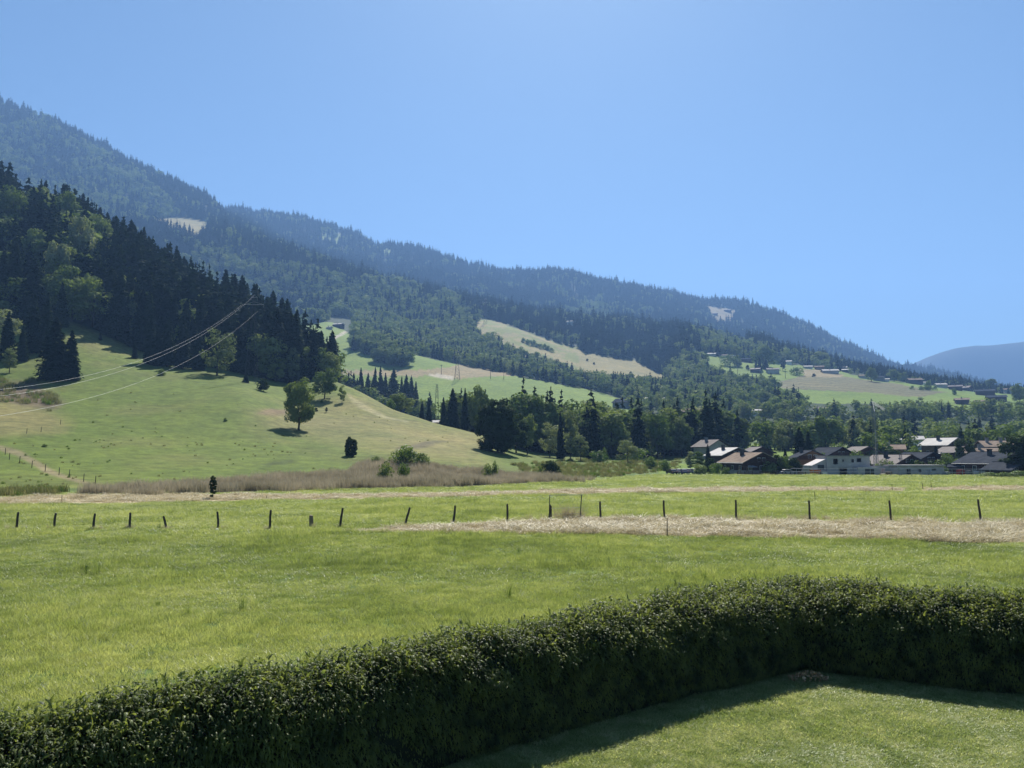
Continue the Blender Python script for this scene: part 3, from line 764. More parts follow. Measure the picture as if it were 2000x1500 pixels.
# the big dark egg-shaped tree and its neighbours
T('egg', 972, 884, 108, 'huge dense dark egg-shaped tree at the corner of the pasture', wpx=80, dmin=150)
T('broad4', 1008, 884, 80, 'broadleaf tree touching the right side of the egg-shaped tree', wpx=46, D=246, m='dark_leaf')
T('broad1', 1030, 872, 84, 'broadleaf tree in the second place right of the egg-shaped tree', wpx=40, D=256)
T('grey0', 1074, 880, 70, 'light round-headed tree on a bare trunk beside the dark spruce', wpx=46, D=262)
T('spruce2', 1095, 897, 96, 'slender dark spruce between the light round tree and the birches', wpx=24, D=246)
T('birch0', 1114, 893, 100, 'tall pale birch with thin trunks in front of the tree row', wpx=34, D=250)
T('grey1', 1134, 900, 52, 'pale leafy low tree right of the tall birch', wpx=34, D=245)
T('bush0', 1168, 903, 24, 'rounded bush right of the pale low tree', wpx=36, D=240)
T('spruce2', 1152, 876, 76, 'dark spruce standing alone behind the rounded bush', wpx=22, D=265)
T('bush1', 1180, 893, 30, 'small dark tree at the end of the bushes', wpx=14, D=255)
T('grey2', 1226, 916, 50, 'pale spreading tree at the meadow edge in front of the tree row', wpx=44, D=232)
T('bush2', 1245, 886, 26, 'wide light bush behind the pale spreading tree', wpx=46, D=268)
T('bush1', 1268, 920, 26, 'rounded bush at the meadow edge, left of its twin', wpx=30, D=222)
T('bush0', 1298, 922, 22, 'rounded bush at the meadow edge beside the parked cars', wpx=28, D=222)
# thicket at the foot of the near hill
T('broad2', 782, 806, 44, 'broad domed tree beyond the pasture crest', wpx=60, D=330)
T('bush0', 763, 806, 20, 'light bush at the foot of the domed tree', wpx=20, D=316)
T('spruce2', 824, 812, 40, 'small spruce right of the domed tree', wpx=16, D=322)
T('spruce0', 838, 814, 38, 'small spruce, second right of the domed tree', wpx=16, D=318)
T('spruce3', 668, 724, 28, 'single spruce on the green meadow behind the forest end', wpx=20, D=650)
T('spruce1', 884, 826, 78, 'wide dark spruce left in the row beyond the pasture crest', wpx=34, D=300)
T('spruce2', 908, 829, 84, 'narrow spruce second in the row beyond the pasture crest', wpx=26, D=296)
T('broad4', 934, 835, 98, 'tall leafy tree rising behind the egg-shaped tree', wpx=38, D=300)
T('spruce5', 866, 822, 56, 'small spruce at the left end of the row beyond the crest', wpx=20, D=305)
T('birch2', 952, 836, 90, 'slim tree directly behind the egg-shaped tree', wpx=24, D=302, m='broad')
T('spruce0', 967, 828, 60, 'spruce tip showing above the egg-shaped tree', wpx=22, D=330)

cnt = {'spruce': 0, 'broad': 0}
FAR_P = []; FAR_I = []; FAR_S = []      # what is beyond the 300 nearest of a kind
def far_add(x, y, z, kind, h):
    if kind == 's': i = random.randrange(4); s = h / 25.0
    elif kind == 'g': i = 7; s = h / 15.0
    else: i = 4 + random.randrange(3); s = h / 17.0
    FAR_P.append((x, y, z - 0.3)); FAR_I.append(i); FAR_S.append(s * random.uniform(0.95, 1.05))
BIGB = []
CAND = []                                # (size on screen, kind, x, y, z, h, label, group)
def band(pts, n, dr, hs, mix, label, group, jig=8.0, wide=(0.85, 1.25)):
    """trees along a screen line; pts (px, depth)"""
    xs = [p[0] for p in pts]; ds = [p[1] for p in pts]
    cl = np.random.default_rng(len(label) + n)
    for k in range(n):
        px = cl.uniform(xs[0], xs[-1]); D = np.interp(px, xs, ds) + cl.uniform(-dr, dr)
        # openings in the rows
        if fbm(np.array([px / 23.0 + n]), np.array([D / 60.0]), 2)[0] < 0.30: continue
        a, _ = ray(px, 850); X, Y = a * D + cl.normal(0, 1), D
        if blocked(X, Y): continue
        kind = cl.choice(list(mix.keys()), p=list(mix.values()))
        h = cl.uniform(*hs[kind])
        CAND.append((h / D, kind, X, Y, tz(X, Y), h, label[kind] if isinstance(label, dict) else label, group, cl.uniform(*wide)))
HOUSES = []                              # (x, y, radius, depth kept clear in front)
def blocked(X, Y, h=99):
    for hx, hy, hr, fr in HOUSES:
        if (X - hx) ** 2 + (Y - hy) ** 2 < hr * hr: return True
        a = X / Y; ah = hx / hy
        if fr and hy - fr < Y < hy and abs(a - ah) * hy < hr * 0.8: return True
    return False

# ------------------------------------------------------------------ houses
def chalet(name, label, px, D, w, l, wh, pitch, yaw, roof, wall, group=None, py=None, detail=2, chim=1, lower=None, overhang=0.9, clear=None):
    """gabled house; ridge along local Y, gable facing -Y; px is the middle of the house"""
    if py is None:
        a, t = ray(px, 880); X, Y = a * D, D; Zg = tz(X, Y)
    else:
        X, Y, Zg = hit(px, py, D * 0.75, D * 1.5, D)
    HOUSES.append((X, Y, max(w, l) * 0.62 + 1.0, clear or (22 if D < 320 else 30 if D < 1000 else 22)))
    o = thing(name, label, 'chalet' if name == 'chalet' else name.replace('_', ' '), (X, Y, Zg), R(yaw), group)
    if yaw >= 55: pitch = min(pitch, 19)
    p = math.tan(R(pitch)); hw, hl = w / 2, l / 2
    ridge = wh + hw * p
    mb = MB()
    base_h = 0 if detail < 2 else min(1.1, wh * 0.35)
    if base_h:
        MB().box(-hw - .02, hw + .02, -hl - .02, hl + .02, -1.5, base_h).build('plinth', M['render_wall'] if lower is None else M[lower], o)
    mb.prism([(-hw, base_h if base_h else -1.5), (hw, base_h if base_h else -1.5), (hw, wh), (0, ridge), (-hw, wh)], -hl, hl)
    mb.build('wall', M[wall], o)
    t = 0.22; oh = overhang
    rb = MB()
    for s in (-1, 1):
        x1 = s * (hw + oh); z1 = wh - oh * p
        pts = [(0, ridge + .02), (x1, z1 + .02), (x1, z1 + t), (0, ridge + t + .02)]
        if s > 0: pts = pts[::-1]
        rb.prism(pts, -hl - oh * 1.1, hl + oh * 1.1)
    rf = rb.build('roof', M[roof], o)
    rc = MB().box(-.16, .16, -hl - oh * 1.1 - .02, hl + oh * 1.1 + .02, ridge + t - .02, ridge + t + .10).build('ridge_cap', M['dark_metal'], rf)
    for k in range(chim):
        cx = -hw * 0.35 if k % 2 == 0 else hw * 0.4; cy = hl * (0.1 + 0.35 * k) * (-1 if k % 2 else 1)
        zc = ridge - abs(cx) * p
        c = MB().box(cx - .42, cx + .42, cy - .42, cy + .42, zc, zc + 1.7).box(cx - .55, cx + .55, cy - .55, cy + .55, zc + 1.7, zc + 1.85)
        c.build('chimney', M['dark_metal'] if detail > 1 else M['grey_wall'], rf)
    def window(x, z, ww=0.95, hh=1.05, side='f'):
        f_ = MB()
        if side == 'f':
            y = -hl
            f_.box(x - ww / 2 - .1, x + ww / 2 + .1, y - .06, y - .004, z - .1, z + hh + .1)
            wo = f_.build('window', M['white'] if wall != 'render_wall' else M['chalet_wood'], o)
            MB().box(x - ww / 2, x - .03, y - .09, y - .062, z, z + hh).box(x + .03, x + ww / 2, y - .09, y - .062, z, z + hh).build('pane', M['glass'], wo)
        else:
            x0 = -hw if side == 'l' else hw; s = -1 if side == 'l' else 1
            a0, a1 = sorted((x0 + s * .004, x0 + s * .06)); b0, b1 = sorted((x0 + s * .062, x0 + s * .09))
            f_.box(a0, a1, x - ww / 2 - .1, x + ww / 2 + .1, z - .1, z + hh + .1)
            wo = f_.build('window', M['white'] if wall != 'render_wall' else M['chalet_wood'], o)
            MB().box(b0, b1, x - ww / 2, x - .03, z, z + hh).box(b0, b1, x + .03, x + ww / 2, z, z + hh).build('pane', M['glass'], wo)
    nfl = max(1, int(wh / 2.5))
    step = 2.7 if detail > 1 else 3.4
    nx = max(2, int(w / step))
    for fl in range(nfl):
        for k in range(nx):
            if detail < 1: break
            x = (k + 0.5) / nx * w - hw
            z = 1.25 + fl * 2.6
            if z + 1.2 < wh + (hw - abs(x)) * p: window(x, z)
    if detail > 1:
        window(-0.75, wh + 0.1 if ridge - wh > 1.6 else wh - 1.2, .8, .9); window(0.75, wh + 0.1 if ridge - wh > 1.6 else wh - 1.2, .8, .9)
        for k in range(max(1, int(l / 3.5))): 
            window((k + .5) / max(1, int(l / 3.5)) * l - hl, 1.3, side='l')
            window((k + .5) / max(1, int(l / 3.5)) * l - hl, 1.3, side='r')
        bz = wh - 0.15
        if wh > 3:
            b_ = MB().box(-hw * .8, hw * .8, -hl - 1.1, -hl - .1, bz - .12, bz).build('balcony', M['chalet_wood'], o)
            r_ = MB().box(-hw * .8, hw * .8, -hl - 1.12, -hl - 1.06, bz + .85, bz + .95)
            for k in range(int(hw * 1.6 / .22)):
                x = -hw * .8 + .11 + k * .22
                r_.box(x - .07, x + .07, -hl - 1.11, -hl - 1.08, bz + .05, bz + .85)
            r_.build('railing', M['chalet_wood'], b_)
        d_ = MB().box(hw * .45, hw * .45 + .95, -hl - .07, -hl - .004, 0.02, 2.05).build('door', M['light_wood'], o)
        MB().box(hw * .45 + .8, hw * .45 + .86, -hl - .13, -hl - .072, 1.0, 1.08).build('handle', M['galv'], d_)
        if lower != 'none':
            for s in (-1, 1):
                g_ = MB().tube((s * (hw + oh + .05), -hl - oh, wh - oh * p + .05), (s * (hw + oh + .05), hl + oh, wh - oh * p + .05), .07, n=5)
                g_.build('gutter', M['galv'], rf)
    return o
C_ = chalet
gv = 'chalets of the village beyond the meadow'
C_('chalet', 'dark brown chalet with a pale striped roof nearest the parked cars', 1463, 207, 10.5, 11, 3.4, 24, 16, 'roof_tan', 'chalet_wood', gv, chim=2)
C_('chalet', 'chalet with a bright white roof peeking behind the one nearest the cars', 1424, 248, 11, 9, 4.4, 22, 18, 'roof_pale', 'chalet_wood', gv)
C_('chalet', 'low brown-roofed house half hidden by trees above the white roofed chalet', 1388, 290, 9, 9, 4.6, 28, 24, 'roof_brown', 'render_wall', gv, detail=1)
C_('chalet', 'small dark gable peeking out right of the chalet nearest the cars', 1478, 262, 8, 9, 3.8, 24, 3, 'roof_brown', 'chalet_wood', gv, detail=1, chim=0)
C_('chalet', 'light brown timber chalet with a grey roof left of the concrete shell', 1578, 218, 9.6, 10, 4.2, 24, -8, 'roof_grey', 'light_wood', gv)
C_('chalet', 'grey-roofed chalet behind the concrete shell', 1622, 250, 10.5, 10, 3.9, 24, 17, 'roof_grey', 'chalet_wood', gv, chim=0)
C_('chalet', 'small dark chalet among bushes left of the crane mast', 1681, 255, 8.5, 8, 4.2, 24, 7, 'roof_brown', 'chalet_wood', gv, chim=0, detail=1)
C_('chalet', 'chalet with a sandy roof turned sideways right behind the crane', 1738, 268, 8.5, 8, 3.9, 26, 66, 'roof_tan', 'light_wood', gv, detail=1)
C_('chalet', 'dark chalet with a grey-brown roof right of the crane foot', 1742, 216, 9.5, 12, 3.0, 24, 18, 'roof_brown', 'chalet_wood', gv, chim=1)
C_('chalet', 'dark chalet with a bluish roof sharing the row right of the crane', 1794, 224, 10.5, 9, 3.5, 24, 16, 'roof_grey', 'chalet_wood', gv, chim=0)
C_('chalet', 'small pale-roofed house behind the bluish roof', 1818, 240, 6.5, 6, 3.9, 24, 18, 'roof_pale', 'chalet_wood', gv, chim=0, detail=1)
C_('chalet', 'chalet with a big pale roof and chimney in the middle of the village', 1842, 275, 9.5, 10, 4.6, 26, 25, 'roof_pale', 'light_wood', gv)
C_('chalet', 'dark chalet just right of the big pale roof', 1864, 262, 8, 8, 3.4, 24, 12, 'roof_brown', 'chalet_wood', gv, detail=1, chim=0)
C_('chalet', 'largest dark chalet at the right with a long blue-grey roof', 1950, 200, 13, 14, 3.2, 22, 18, 'roof_grey', 'chalet_wood', gv, chim=2)
C_('chalet', 'low annexe with a pale lean roof in front of the largest chalet', 1968, 187, 7, 7, 1.7, 24, 16, 'roof_grey', 'chalet_wood', gv, chim=0, detail=1)
C_('chalet', 'chalet with a sandy tiled roof and several chimneys at the right edge of the village', 1955, 262, 11, 12, 5.2, 26, 76, 'roof_tan', 'render_wall', gv, chim=3, detail=1)
C_('chalet', 'house with a tan roof tucked behind the largest chalet', 1915, 250, 8, 8, 4.6, 24, 62, 'roof_tan', 'light_wood', gv, chim=1, detail=1)
C_('garden_shed', 'tiny grey-roofed garden shed between the bluish roof and the largest chalet', 1867, 205, 3.6, 3.2, 1.9, 18, 50, 'roof_grey', 'chalet_wood', None, chim=0, detail=0, overhang=.4)
C_('chalet', 'white-walled house glimpsed through the trees right of the crane jib', 1780, 330, 8, 8, 4.4, 24, 70, 'roof_pale', 'white', gv, detail=1)
gm = 'farmhouses and barns on the valley side'
C_('barn', 'long barn with a sandy roof between the tree rows', 1357, 600, 15, 20, 4.5, 27, 84, 'roof_tan', 'chalet_wood', gm, detail=1, chim=1, py=816, clear=150)
C_('farmhouse', 'small white-roofed house just below the long sandy roofed barn', 1322, 560, 9, 9, 3.4, 24, 60, 'roof_pale', 'render_wall', gm, detail=1, py=826, clear=60)
C_('barn', 'grey-roofed barn alone in front of the far tree belt', 1606, 560, 10, 13, 4.2, 27, 70, 'roof_brown', 'chalet_wood', gm, detail=1, chim=0, py=808)
C_('farmhouse', 'blue-grey roofed house above the tree row below the green meadow', 1218, 650, 14, 15, 5.0, 27, 52, 'roof_grey', 'grey_wall', gm, detail=1, chim=0, py=797, clear=230)
C_('farmhouse', 'white house glimpsed left of the pair near the blue-grey roof', 1262, 700, 8, 8, 4.5, 24, 60, 'roof_pale', 'white', gm, detail=1, chim=0, py=788, clear=120)
C_('farmhouse', 'white house glimpsed between tree tops right of the blue-grey roof', 1292, 700, 8, 8, 4.5, 24, 50, 'roof_pale', 'white', gm, detail=1, chim=0, py=788, clear=120)
C_('farmhouse', 'pale house behind the row of spruces beyond the pasture crest', 855, 345, 5.5, 5, 2.6, 24, 60, 'roof_pale', 'render_wall', gm, detail=1, chim=0)
C_('farmhouse', 'tiny high farmhouse at the top of the bright green meadow', 661, 1120, 12, 14, 4.5, 26, 72, 'roof_pale', 'chalet_wood', gm, detail=1, py=640)
C_('farmhouse', 'pale shed on the track below the tiny high farmhouse', 643, 1080, 6, 7, 2.6, 26, 60, 'roof_pale', 'render_wall', gm, detail=0, py=643)
C_('farmhouse', 'lone white house deep in the dark spruce forest', 1115, 1650, 12, 14, 9, 26, 60, 'roof_pale', 'white', gm, detail=0)
gh = 'houses scattered over the far hillside'
for (px, py, D, w, l, wh, yaw, rf, wl_, lab) in [
    (1390, 695, 1300, 9, 12, 3, 75, 'roof_pale', 'render_wall', 'leftmost little white-roofed house on the far hillside'),
    (1412, 698, 1300, 9, 12, 3, 78, 'roof_tan', 'render_wall', 'second white-roofed house on the hillside behind the round thicket'),
    (1430, 699, 1300, 8, 10, 3, 70, 'roof_pale', 'chalet_wood', 'third white-roofed house on the hillside behind the round thicket'),
    (1458, 707, 1220, 12, 14, 4, 60, 'roof_grey', 'chalet_wood', 'grey-roofed farm beside the broad dark tree on the hillside'),
    (1476, 727, 1100, 11, 13, 4, 60, 'roof_brown', 'chalet_wood', 'dark low farmhouse left of the red-brown roof'),
    (1509, 729, 1100, 13, 16, 5, 80, 'roof_brown', 'render_wall', 'farmhouse with a red-brown roof and pale ground floor on the hillside'),
    (1541, 712, 1200, 9, 8, 5, 70, 'roof_pale', 'white', 'bright white house between the two round hillside trees'),
    (1578, 720, 1150, 9, 12, 3, 80, 'roof_pale', 'render_wall', 'white-roofed bungalow right of the round hillside trees'),
    (1600, 722, 1150, 12, 13, 4, 70, 'roof_tan', 'light_wood', 'house with a pinkish roof left of the widest white roof'),
    (1621, 729, 1120, 13, 22, 3.5, 82, 'roof_pale', 'render_wall', 'long building with the widest white roof on the hillside'),
    (1647, 722, 1150, 9, 13, 3.5, 75, 'roof_pale', 'chalet_wood', 'upper small white roof right of the widest one'),
    (1653, 727, 1120, 9, 12, 3.5, 70, 'roof_pale', 'chalet_wood', 'lower small white roof right of the widest one'),
    (1687, 739, 1080, 10, 12, 3.5, 75, 'roof_tan', 'render_wall', 'yellowish roofed house beside a dark bush on the hillside'),
    (1717, 744, 1060, 11, 13, 4.5, 55, 'roof_grey', 'grey_wall', 'grey gabled house left of the rounded dark tree'),
    (1731, 745, 1040, 6, 7, 3, 70, 'roof_pale', 'white', 'little white garage beside the grey gabled house'),
    (1786, 750, 1010, 14, 18, 5.5, 82, 'roof_tan', 'chalet_wood', 'brown farmhouse with a rosy roof standing clear on the meadow rim'),
    (1803, 751, 1000, 5, 6, 3, 70, 'roof_pale', 'white', 'small white hut beside the rosy roofed farmhouse'),
    (1837, 757, 960, 11, 13, 4, 80, 'roof_pale', 'render_wall', 'house with a dazzling white roof right of the rosy roofed farmhouse'),
    (1866, 762, 930, 13, 16, 4.5, 60, 'roof_brown', 'chalet_wood', 'dark farmhouse left of a conical spruce near the meadow top'),
    (1888, 763, 930, 11, 12, 4, 30, 'roof_brown', 'chalet_wood', 'dark gabled house right of the conical spruce'),
    (1879, 789, 690, 11, 12, 4, 66, 'roof_tan', 'chalet_wood', 'sandy-roofed house left of a smaller one at the meadow foot'),
    (1913, 790, 690, 7, 8, 3, 66, 'roof_tan', 'light_wood', 'smaller sandy-roofed house at the meadow foot'),
    (1924, 772, 860, 13, 20, 5, 62, 'roof_grey', 'chalet_wood', 'upper grey roof of the big farm near the right edge'),
    (1946, 783, 760, 12, 18, 4, 66, 'roof_grey', 'chalet_wood', 'lower grey roof of the big farm near the right edge'),
    (1926, 757, 960, 9, 9, 4, 70, 'roof_pale', 'light_wood', 'small tan house above the big farm'),
    (1968, 768, 880, 10, 10, 5, 70, 'roof_tan', 'render_wall', 'cream house right of the big farm'),
    (1480, 814, 520, 6, 7, 5, 60, 'roof_pale', 'white', 'house showing white corners between valley trees'),
    (1455, 812, 520, 5, 6, 5, 60, 'roof_pale', 'white', 'small white house left of the one with white corners')]:
    C_('farmhouse', lab, px, D, w, l, wh, 26, yaw, rf, wl_, gh, py=py, detail=1 if D > 600 else 1, chim=1 if w > 10 else 0)
# tiny wall corners of the mown clearing high on the skyline
C_('barn', 'small dark barn on the mown clearing high on the skyline ridge', 1421, 3300, 20, 28, 7, 26, 70, 'roof_brown', 'chalet_wood', None, py=609, detail=0, chim=0)
C_('barn', 'low grey barn at the left of the mown clearing on the skyline ridge', 1396, 3300, 14, 20, 5, 26, 70, 'roof_brown', 'chalet_wood', None, py=615, detail=0, chim=0)

# building shell under construction (raw concrete, open window holes)
def holes_wall(mb, x0, x1, z0, z1, y, th, holes):
    """wall in the xz plane with rectangular openings"""
    xs = sorted({x0, x1, *[h[0] for h in holes], *[h[1] for h in holes]})
    zs = sorted({z0, z1, *[h[2] for h in holes], *[h[3] for h in holes]})
    for i in range(len(xs) - 1):
        for j in range(len(zs) - 1):
            cx, cz = (xs[i] + xs[i + 1]) / 2, (zs[j] + zs[j + 1]) / 2
            if any(h[0] < cx < h[1] and h[2] < cz < h[3] for h in holes): continue
            mb.box(xs[i], xs[i + 1], y, y + th, zs[j], zs[j + 1])
a, _ = ray(1646, 925); SX, SY = a * 205, 205
HOUSES.append((SX, SY, 9, 20))
sh = thing('building_shell', 'two-storey raw concrete building shell with empty window holes beside the crane', 'building', (SX, SY, tz(SX, SY)), R(-2))
w_ = MB()
holes_wall(w_, -5.6, 5.6, 2.35, 4.75, -4, .25, [(-3.9, -2.7, 2.7, 4.2), (-1.6, -1.1, 3.4, 4.0), (0.8, 1.5, 3.2, 4.1), (2.2, 3.4, 3.3, 4.3)])
holes_wall(w_, -5.6, 5.6, -0.5, 2.1, -4, .25, [(-2.6, -0.4, 0.0, 1.8), (1.6, 2.1, 0.6, 1.7)])
for x in (-5.6, 5.35): w_.box(x, x + .25, -3.75, 4, -0.5, 2.1).box(x, x + .25, -3.75, 4, 2.35, 4.75)
w_.box(-5.35, 5.35, 3.75, 4, -.5, 2.1).box(-5.35, 5.35, 3.75, 4, 2.35, 4.75)
w_.build('wall', M['concrete'], sh)
MB().box(-5.7, 5.7, -4.1, 4.1, 2.102, 2.348).build('floor_slab', M['concrete'], sh)
MB().box(-5.8, 5.8, -4.2, 4.2, 4.752, 5.02).build('flat_roof', M['roof_pale'], sh)
MB().prism([(-9.4, -.5), (-5.62, -.5), (-5.62, 4.2), (-9.4, 2.4)], -3.6, 3.0).build('lean_wing', M['concrete'], sh)
MB().box(-7.9, -6.2, -3.66, -3.61, 1.4, 2.6).build('window_hole_shade', M['dark_metal'], sh)  # dark panel on the solid wing, its colour standing in for window-hole shade
MB().box(1.1, 6.4, -7.2, -4.1, -.5, 2.0).build('front_wing', M['concrete'], sh)
MB().box(2.9, 5.2, -7.26, -7.204, -.3, 1.6).build('garage_opening_shade', M['dark_metal'], sh)  # flat dark sheet painted as garage shade; the wing behind has no opening
a, _ = ray(1706, 925); X, Y = a * 203, 203
s2 = thing('building_shell', 'low block of bare concrete walls at the foot of the crane', 'building', (X, Y, 0), 0)
w_ = MB(); holes_wall(w_, -4, 4, -.5, 2.3, -2.5, .25, [(-2.6, -1.7, .3, 1.5), (.6, 1.9, 0, 1.8)])
w_.box(-4, -3.75, -2.25, 3, -.5, 2.3).box(3.75, 4, -2.25, 3, -.5, 2.3).box(-3.75, 3.75, 2.75, 3, -.5, 2.3)
w_.build('wall', M['concrete'], s2)
MB().box(-3.74, 3.74, -2.24, 2.74, 0, .2).build('floor_slab', M['concrete'], s2)
a, _ = ray(1782, 925); X, Y = a * 200, 200
HOUSES.append((X, Y, 7, 20))
s3 = thing('building_shell', 'long low concrete shell with a white flat roof right of the crane', 'building', (X, Y, 0), R(3))
w_ = MB(); holes_wall(w_, -5.6, 6.6, -.5, 2.3, -3.2, .25, [(-3.4, -2.4, 0, 1.7), (-.2, .6, .7, 1.6), (3.2, 4.5, .6, 1.7)])
w_.box(-5.6, -5.35, -2.95, 3, -.5, 2.3).box(6.35, 6.6, -2.95, 3, -.5, 2.3).box(-5.35, 6.35, 2.75, 3, -.5, 2.3)
w_.build('wall', M['concrete'], s3)
MB().box(-5.9, 6.9, -3.5, 3.3, 2.302, 2.62).build('flat_roof', M['roof_pale'], s3)
MB().box(-3.3, -2.5, -3.5, -3.25, -.4, 1.6).build('door', M['dark_metal'], s3)

# tower crane
a, _ = ray(1712, 925); X, Y = a * 214, 214
cr = thing('tower_crane', 'slim tower crane rising over the building site with its jib folded out', 'crane', (X, Y, 0), 0)
def lattice(mb, p, q, w, n, r=.05, up=(0, 0, 1)):
    p = np.array(p, float); q = np.array(q, float); d = (q - p); L = np.linalg.norm(d); d /= L
    u = np.cross(d, up)
    if np.linalg.norm(u) < .1: u = np.array([1., 0, 0])
    u /= np.linalg.norm(u); v = np.cross(d, u)
    cs = [(-1, -1), (1, -1), (1, 1), (-1, 1)]
    c = lambda i, t: p + d * L * t + (u * cs[i % 4][0] + v * cs[i % 4][1]) * w / 2
    for i in range(4):
        mb.tube(c(i, 0), c(i, 1), r, n=4)
        for k in range(n): mb.tube(c(i, k / n), c(i + 1, (k + 1) / n), r * .6, n=3, cap=False)
    return mb
lattice(MB(), (0, 0, .6), (0, 0, 12.2), .85, 12, .06).build('mast', M['mast'], cr)
lattice(MB(), (0, 0, 12.2), (-.2, 0, 20), .6, 9, .045).build('upper_mast', M['mast'], cr)
jb = lattice(MB(), (-.2, 0, 20), (10.9, 16, 18.9), .5, 14, .045).build('jib', M['white'], cr)
MB().box(5.6, 6.1, 8.6, 9.4, 18.75, 19.1).build('trolley', M['dark_metal'], jb)
MB().tube((-.2, 0, 20.3), (-1.8, -4.2, 17.2), .06).tube((-1.8, -4.2, 17.2), (-.8, -1.8, 1.4), .05).build('stay_cable', M['galv'], cr)
MB().box(-1.6, 1.6, -2.2, 1.6, .35, .9).box(-1.4, 1.4, -2.4, -1.2, .9, 2.6).build('counterweight', M['concrete'], cr)
MB().box(-2, 2, -.15, .15, 0, .34).box(-.15, .15, -2.4, 2, 0, .33).build('base_frame', M['dark_metal'], cr)

# site odds and ends
gs = 'materials stacked on the building site'
for i, (px, D, w, h, mt_, lab) in enumerate([(1592, 200, 2.3, 1.3, 'orange', 'orange skip on the building site'), (1608, 199, 1.6, .8, 'white', 'white sacks piled left of the concrete shell'), (1820, 197, 1.8, 1.2, 'car_white', 'white site container right of the low shell'),
        (1848, 197, 1.6, .9, 'galv', 'stack of grey panels on the building site'), (1876, 198, 1.9, 1.4, 'car_red', 'dark red crate stack on the building site'), (1892, 198, 1.7, 1.2, 'grey_wall', 'grey crate right of the red stack'),
        (1908, 199, 1.5, 1.0, 'white', 'pale block stack at the right end of the site'), (1736, 196, 1.8, .9, 'light_wood', 'timber pile in front of the low concrete block')]):
    a, _ = ray(px, 925); o = thing('site_stack' if i else 'skip', lab, 'building materials' if i else 'skip', (a * D, D, 0), R(i * 7), gs if i else None)
    b_ = MB()
    if i == 0:
        b_.prism([(-w / 2 + .3, .1), (w / 2 - .3, .1), (w / 2, h), (-w / 2, h)], -.9, .9).build('bin', M[mt_], o)
        MB().box(-w / 2 - .05, w / 2 + .05, -.96, .96, h, h + .08).build('rim', M['dark_metal'], o)
    else:
        k = 4
        for j in range(k): b_.box(-w / 2 + .05 * (j % 2), w / 2 - .06 * (j % 3), -.6, .6 - .05 * (j % 2), .14 + j * (h - .14) / k, .14 + (j + .93) * (h - .14) / k)
        b_.build('stack', M[mt_], o)
        MB().box(-w / 2 - .05, w / 2 + .05, -.62, -.4, 0, .13).box(-w / 2 - .05, w / 2 + .05, .4, .62, 0, .13).build('pallet', M['light_wood'], o)
pts = []
for px, D in ((1545, 196), (1600, 193), (1700, 190), (1800, 188), (1900, 186), (1985, 186)):
    a, _ = ray(px, 925); pts.append((a * D, D))
fo = thing('site_fence', 'thin metal rail fence running along the building site', 'fence', (pts[0][0], pts[0][1], 0))
rl = MB(); 
ox, oy = pts[0]
for (x0, y0), (x1, y1) in zip(pts[:-1], pts[1:]):
    for z in (1.75, 0.95): rl.tube((x0 - ox, y0 - oy, z), (x1 - ox, y1 - oy, z), .045, n=4)
rl.build('rail', M['galv'], fo)
for (x0, y0), (x1, y1) in zip(pts[:-1], pts[1:]):
    n = 5
    for k in range(n):
        t = k / n; x, y = x0 + (x1 - x0) * t - ox, y0 + (y1 - y0) * t - oy
        MB().tube((x, y, -.3), (x, y, 1.85), .05, n=5).build('post', M['galv'], fo)
gr = [on_flat(1590, 925), on_flat(1990, 926), on_flat(2010, 921), on_flat(1590, 920)]
mesh_obj('site_ground', [(x, y, tz(x, y) + .03) for x, y in gr], [(0, 1, 2, 3)], M['tan_gravel'])['kind'] = 'structure'

# wooden garden fence and swing by the nearest chalet
a, _ = ray(1455, 925); X, Y = a * 196, 196
fo = thing('garden_fence', 'low dark wooden fence in front of the chalet nearest the cars', 'fence', (X, Y, 0))
MB().box(-2, 20, -.04, .04, .75, .9).box(-2, 20, -.04, .04, .3, .45).build('rail', M['chalet_wood'], fo)
for k in range(12): MB().box(-2 + k * 1.95, -1.88 + k * 1.95, .045, .16, -.3, 1.0).build('post', M['chalet_wood'], fo)
a, _ = ray(1452, 925); X, Y = a * 199, 199
sw = thing('garden_swing', 'wooden A-frame garden swing in front of the dark chalet', 'swing', (X, Y, 0), R(8))
f_ = MB().tube((-1.1, 0, 2.1), (1.1, 0, 2.1), .05)
for s in (-1, 1):
    for q in (-1, 1): f_.tube((s * 1.1, 0, 2.1), (s * 1.1 + q * .75, q * .5, -.1), .05)
f_.build('frame', M['light_wood'], sw)
MB().tube((-.3, 0, 2.05), (-.3, 0, .55), .012, n=4).tube((.3, 0, 2.05), (.3, 0, .55), .012, n=4).build('rope', M['pale_post'], sw)
MB().box(-.35, .35, -.13, .13, .5, .545).build('seat', M['light_wood'], sw)
a, _ = ray(1470, 925); X, Y = a * 200, 200
pa = thing('parasol', 'pale round parasol open on the terrace of the dark chalet', 'parasol', (X, Y, 0))
MB().tube((0, 0, -.1), (0, 0, 2.25), .03).build('pole', M['galv'], pa)
n = 10; v = [(0, 0, 2.5)] + [(1.4 * math.cos(6.2832 * k / n), 1.4 * math.sin(6.2832 * k / n), 2.05) for k in range(n)] + [(1.4 * math.cos(6.2832 * k / n), 1.4 * math.sin(6.2832 * k / n), 1.93) for k in range(n)]
mesh_obj('canopy', v, [(0, 1 + k, 1 + (k + 1) % n) for k in range(n)] + [(1 + k, 11 + k, 11 + (k + 1) % n, 1 + (k + 1) % n) for k in range(n)], M['grey_wall'], pa)
MB().tube((0, 0, 0), (0, 0, .1), .3, n=10).build('foot', M['concrete'], pa)

